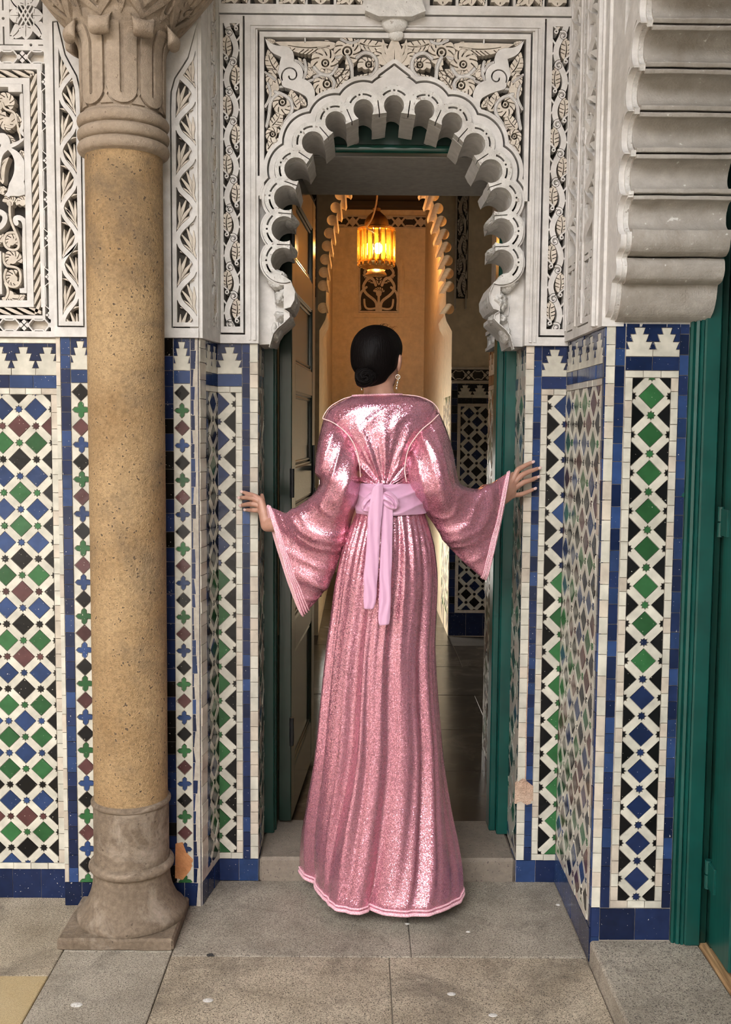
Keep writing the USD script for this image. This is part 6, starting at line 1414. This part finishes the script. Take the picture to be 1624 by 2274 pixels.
# braid on the edges
def flat_braid(P, w=.0105, t=.0028):
    """three parallel cords along an edge: P (n, 3) edge, with inward offset directions"""
    return tube(P, t, 8, closed=True)
for P in slv:
    ms = []
    for k, q in ((-1, .0030), (-3, .0022), (-5, .0028), (-7, .0022)): ms.append(tube(P[k] + (P[k] - P[k].mean(0)) * .012, q, 8, closed=True))
    obj('cuff_braid', cat_meshes(ms), 'trim', robe, 'pale pink braid round the cuff', smooth=True)
obj('hem_braid', cat_meshes([tube(hemc + (hemc - hemc.mean(0)) * .004, .0055, 8, closed=True), tube(Psk[-3] + (Psk[-3] - Psk[-3].mean(0)) * .006, .003, 8, closed=True)]), 'trim', robe, 'pale pink braid along the hem', smooth=True)
nk_ = loft([bod[0], bod[1]], 120, 4)[0]; obj('neck_braid', tube(nk_ + np.array([0, 0, .001]), .0032, 8, closed=True), 'trim', robe, 'pale pink braid round the neckline', smooth=True)
sm = []
for pts_ in ([(717, 930), (735, 936), (757, 950), (775, 968), (788, 990), (797, 1020), (801, 1060)], [(976, 920), (957, 938), (938, 953), (922, 972), (910, 990), (903, 1012), (899, 1045), (903, 1070)]):
    c = [wp(a, b, 3.0) for a, b in pts_]; g = np.array(curve(c, 40)); ok = []
    from scipy.spatial import cKDTree
    allp = np.vstack([Pb.reshape(-1, 3), slv[0].reshape(-1, 3), slv[1].reshape(-1, 3)]); allp = allp[allp[:, 1] < 3.09]
    tr = cKDTree(allp[:, [0, 2]])
    for p in g:
        near_ = tr.query_ball_point([p[0], p[2]], .010); y = min(allp[near_, 1]) if near_ else p[1]; ok.append((p[0], y - .0022, p[2]))
    ok = np.array(ok); cv = np.convolve(np.pad(ok[:, 1], 5, mode='edge'), np.ones(11) / 11, 'valid'); ok[:, 1] = np.minimum(cv, ok[:, 1]) - .0008
    obj('seam_piping', tube(ok, .0017, 6), 'piping', robe, 'fine pale piping along an armhole seam', smooth=True)
for sgn, pts_ in ((-1, [(783, 881), (766, 885), (748, 894), (731, 906), (719, 924), (717, 930)]), (1, [(893, 877), (926, 880), (948, 887), (964, 897), (974, 911), (976, 920)])):
    obj('shoulder_piping', tube(curve([wp(a, b, 3.07) + (0, 0, .0005) for a, b in pts_], 24), .0015, 6), 'piping', robe, smooth=True)
# ---- sash with a bow
sash_k = [(r[0], r[1] - 2, r[0], r[2] + 2, r[0], 3.075, r[3] + .007, 0, 0) for r in ((1072, 799, 931, .088), (1082, 796, 935, .093), (1100, 793, 938, .097), (1118, 791, 941, .100), (1132, 790, 943, .101), (1138, 790, 943, .098))]
def wr(t, th, P): return .0055 * ridge(8 * t + 1.3 * np.sin(2 * th + 1) + 3.2 * N3(P * np.array([.6, 1, 1.6]), 9, 31)) + .0016 * N3(P, 26, 33) + .0016
def swap(k): return [(r[0], r[1], r[2], r[3], r[4], r[5], r[6], r[7], r[8]) for r in k]
sash = thing_part = obj('sash', grid_mesh(loft(swap(sash_k), 140, 40, fold=wr), close_v=True), 'satin', person, 'lilac satin sash tied round the waist', smooth=True)
def ribbon(rows, Y, t, name, lab=None):
    k = [(r[0], r[1], r[0], r[2], r[0] + (r[3] if len(r) > 3 else 0), Y if np.isscalar(Y) else np.interp(r[0], [rows[0][0], rows[-1][0]], Y), t, 0, 0) for r in rows]
    def fd(t_, th, P): return .0035 * N3(P * np.array([1.6, 1, .35]), 26, 41) + .0012 * np.sin(P[..., 0] * 260 + 20 * N3(P, 4, 43))
    obj(name, cap_mesh(loft(k, 48, 70, fold=fd, power=.75), (True, True)), 'satin', sash, lab, smooth=True)
ribbon([(1074, 838, 852), (1082, 828, 852), (1105, 824, 852), (1135, 820, 850), (1180, 816, 846), (1230, 812, 842), (1290, 808, 839), (1335, 807, 835), (1352, 809, 829)], (2.950, 2.934), .006, 'sash_tail', 'shorter hanging tail of the sash')
ribbon([(1118, 849, 873), (1150, 847, 873), (1200, 846, 872), (1260, 844, 871), (1320, 841, 869), (1370, 840, 868), (1389, 843, 866, -3)], (2.958, 2.934), .006, 'sash_tail', 'longer hanging tail of the sash')
def pillow(pts_, Y, T, name, lab, cr=None):
    p = Polygon([(wp(a, b, Y)[0], wp(a, b, Y)[2]) for a, b in curve(pts_, 40, closed=True)]).buffer(0); v, f = trimesh.creation.triangulate_polygon(p, engine='earcut'); v, f = trimesh.remesh.subdivide_to_size(np.column_stack([v, np.zeros(len(v))]), f, .0028, max_iter=16)
    d = shapely.distance(shapely.points(v[:, :2]), p.exterior); mx = d.max(); h = T * np.sqrt(np.clip(1 - (1 - np.minimum(d / (mx * .9), 1)) ** 2, 0, 1)); x = v[:, 0] - v[:, 0].mean()
    crease = 1 + .10 * np.sin((v[:, 0] * .5 + v[:, 1] * 1.2) * 260)
    if cr:
        for c_ in cr:
            ln = LineString([(wp(a, b, Y)[0], wp(a, b, Y)[2]) for a, b in curve(c_, 10)]); dl = shapely.distance(shapely.points(v[:, :2]), ln); crease = crease * (1 - .62 * np.exp(-(dl / .0028) ** 2))
    A = np.column_stack([v[:, 0], Y - h * crease, v[:, 1]]); B = np.column_stack([v[:, 0], Y + h * .6, v[:, 1]])
    m = trimesh.Trimesh(np.vstack([A, B]), np.vstack([f, f[:, ::-1] + len(v)]), process=True, merge_norm=True); trimesh.repair.fix_normals(m); obj(name, m, 'satin', sash, lab, smooth=True)
pillow([(850, 1096), (862, 1091), (876, 1098), (885, 1110), (887, 1122), (880, 1131), (866, 1131), (854, 1124), (849, 1110)], 2.956, .017, 'bow_loop', 'right loop of the bow', [[(853, 1097), (866, 1104), (876, 1116), (878, 1126)], [(853, 1112), (862, 1116), (871, 1124)]])
pillow([(849, 1094), (832, 1090), (814, 1102), (801, 1122), (806, 1135), (824, 1138), (840, 1130), (848, 1112)], 2.960, .016, 'bow_loop', 'left loop of the bow', [[(846, 1100), (830, 1106), (816, 1118), (810, 1130)], [(846, 1112), (834, 1122), (826, 1134)]])
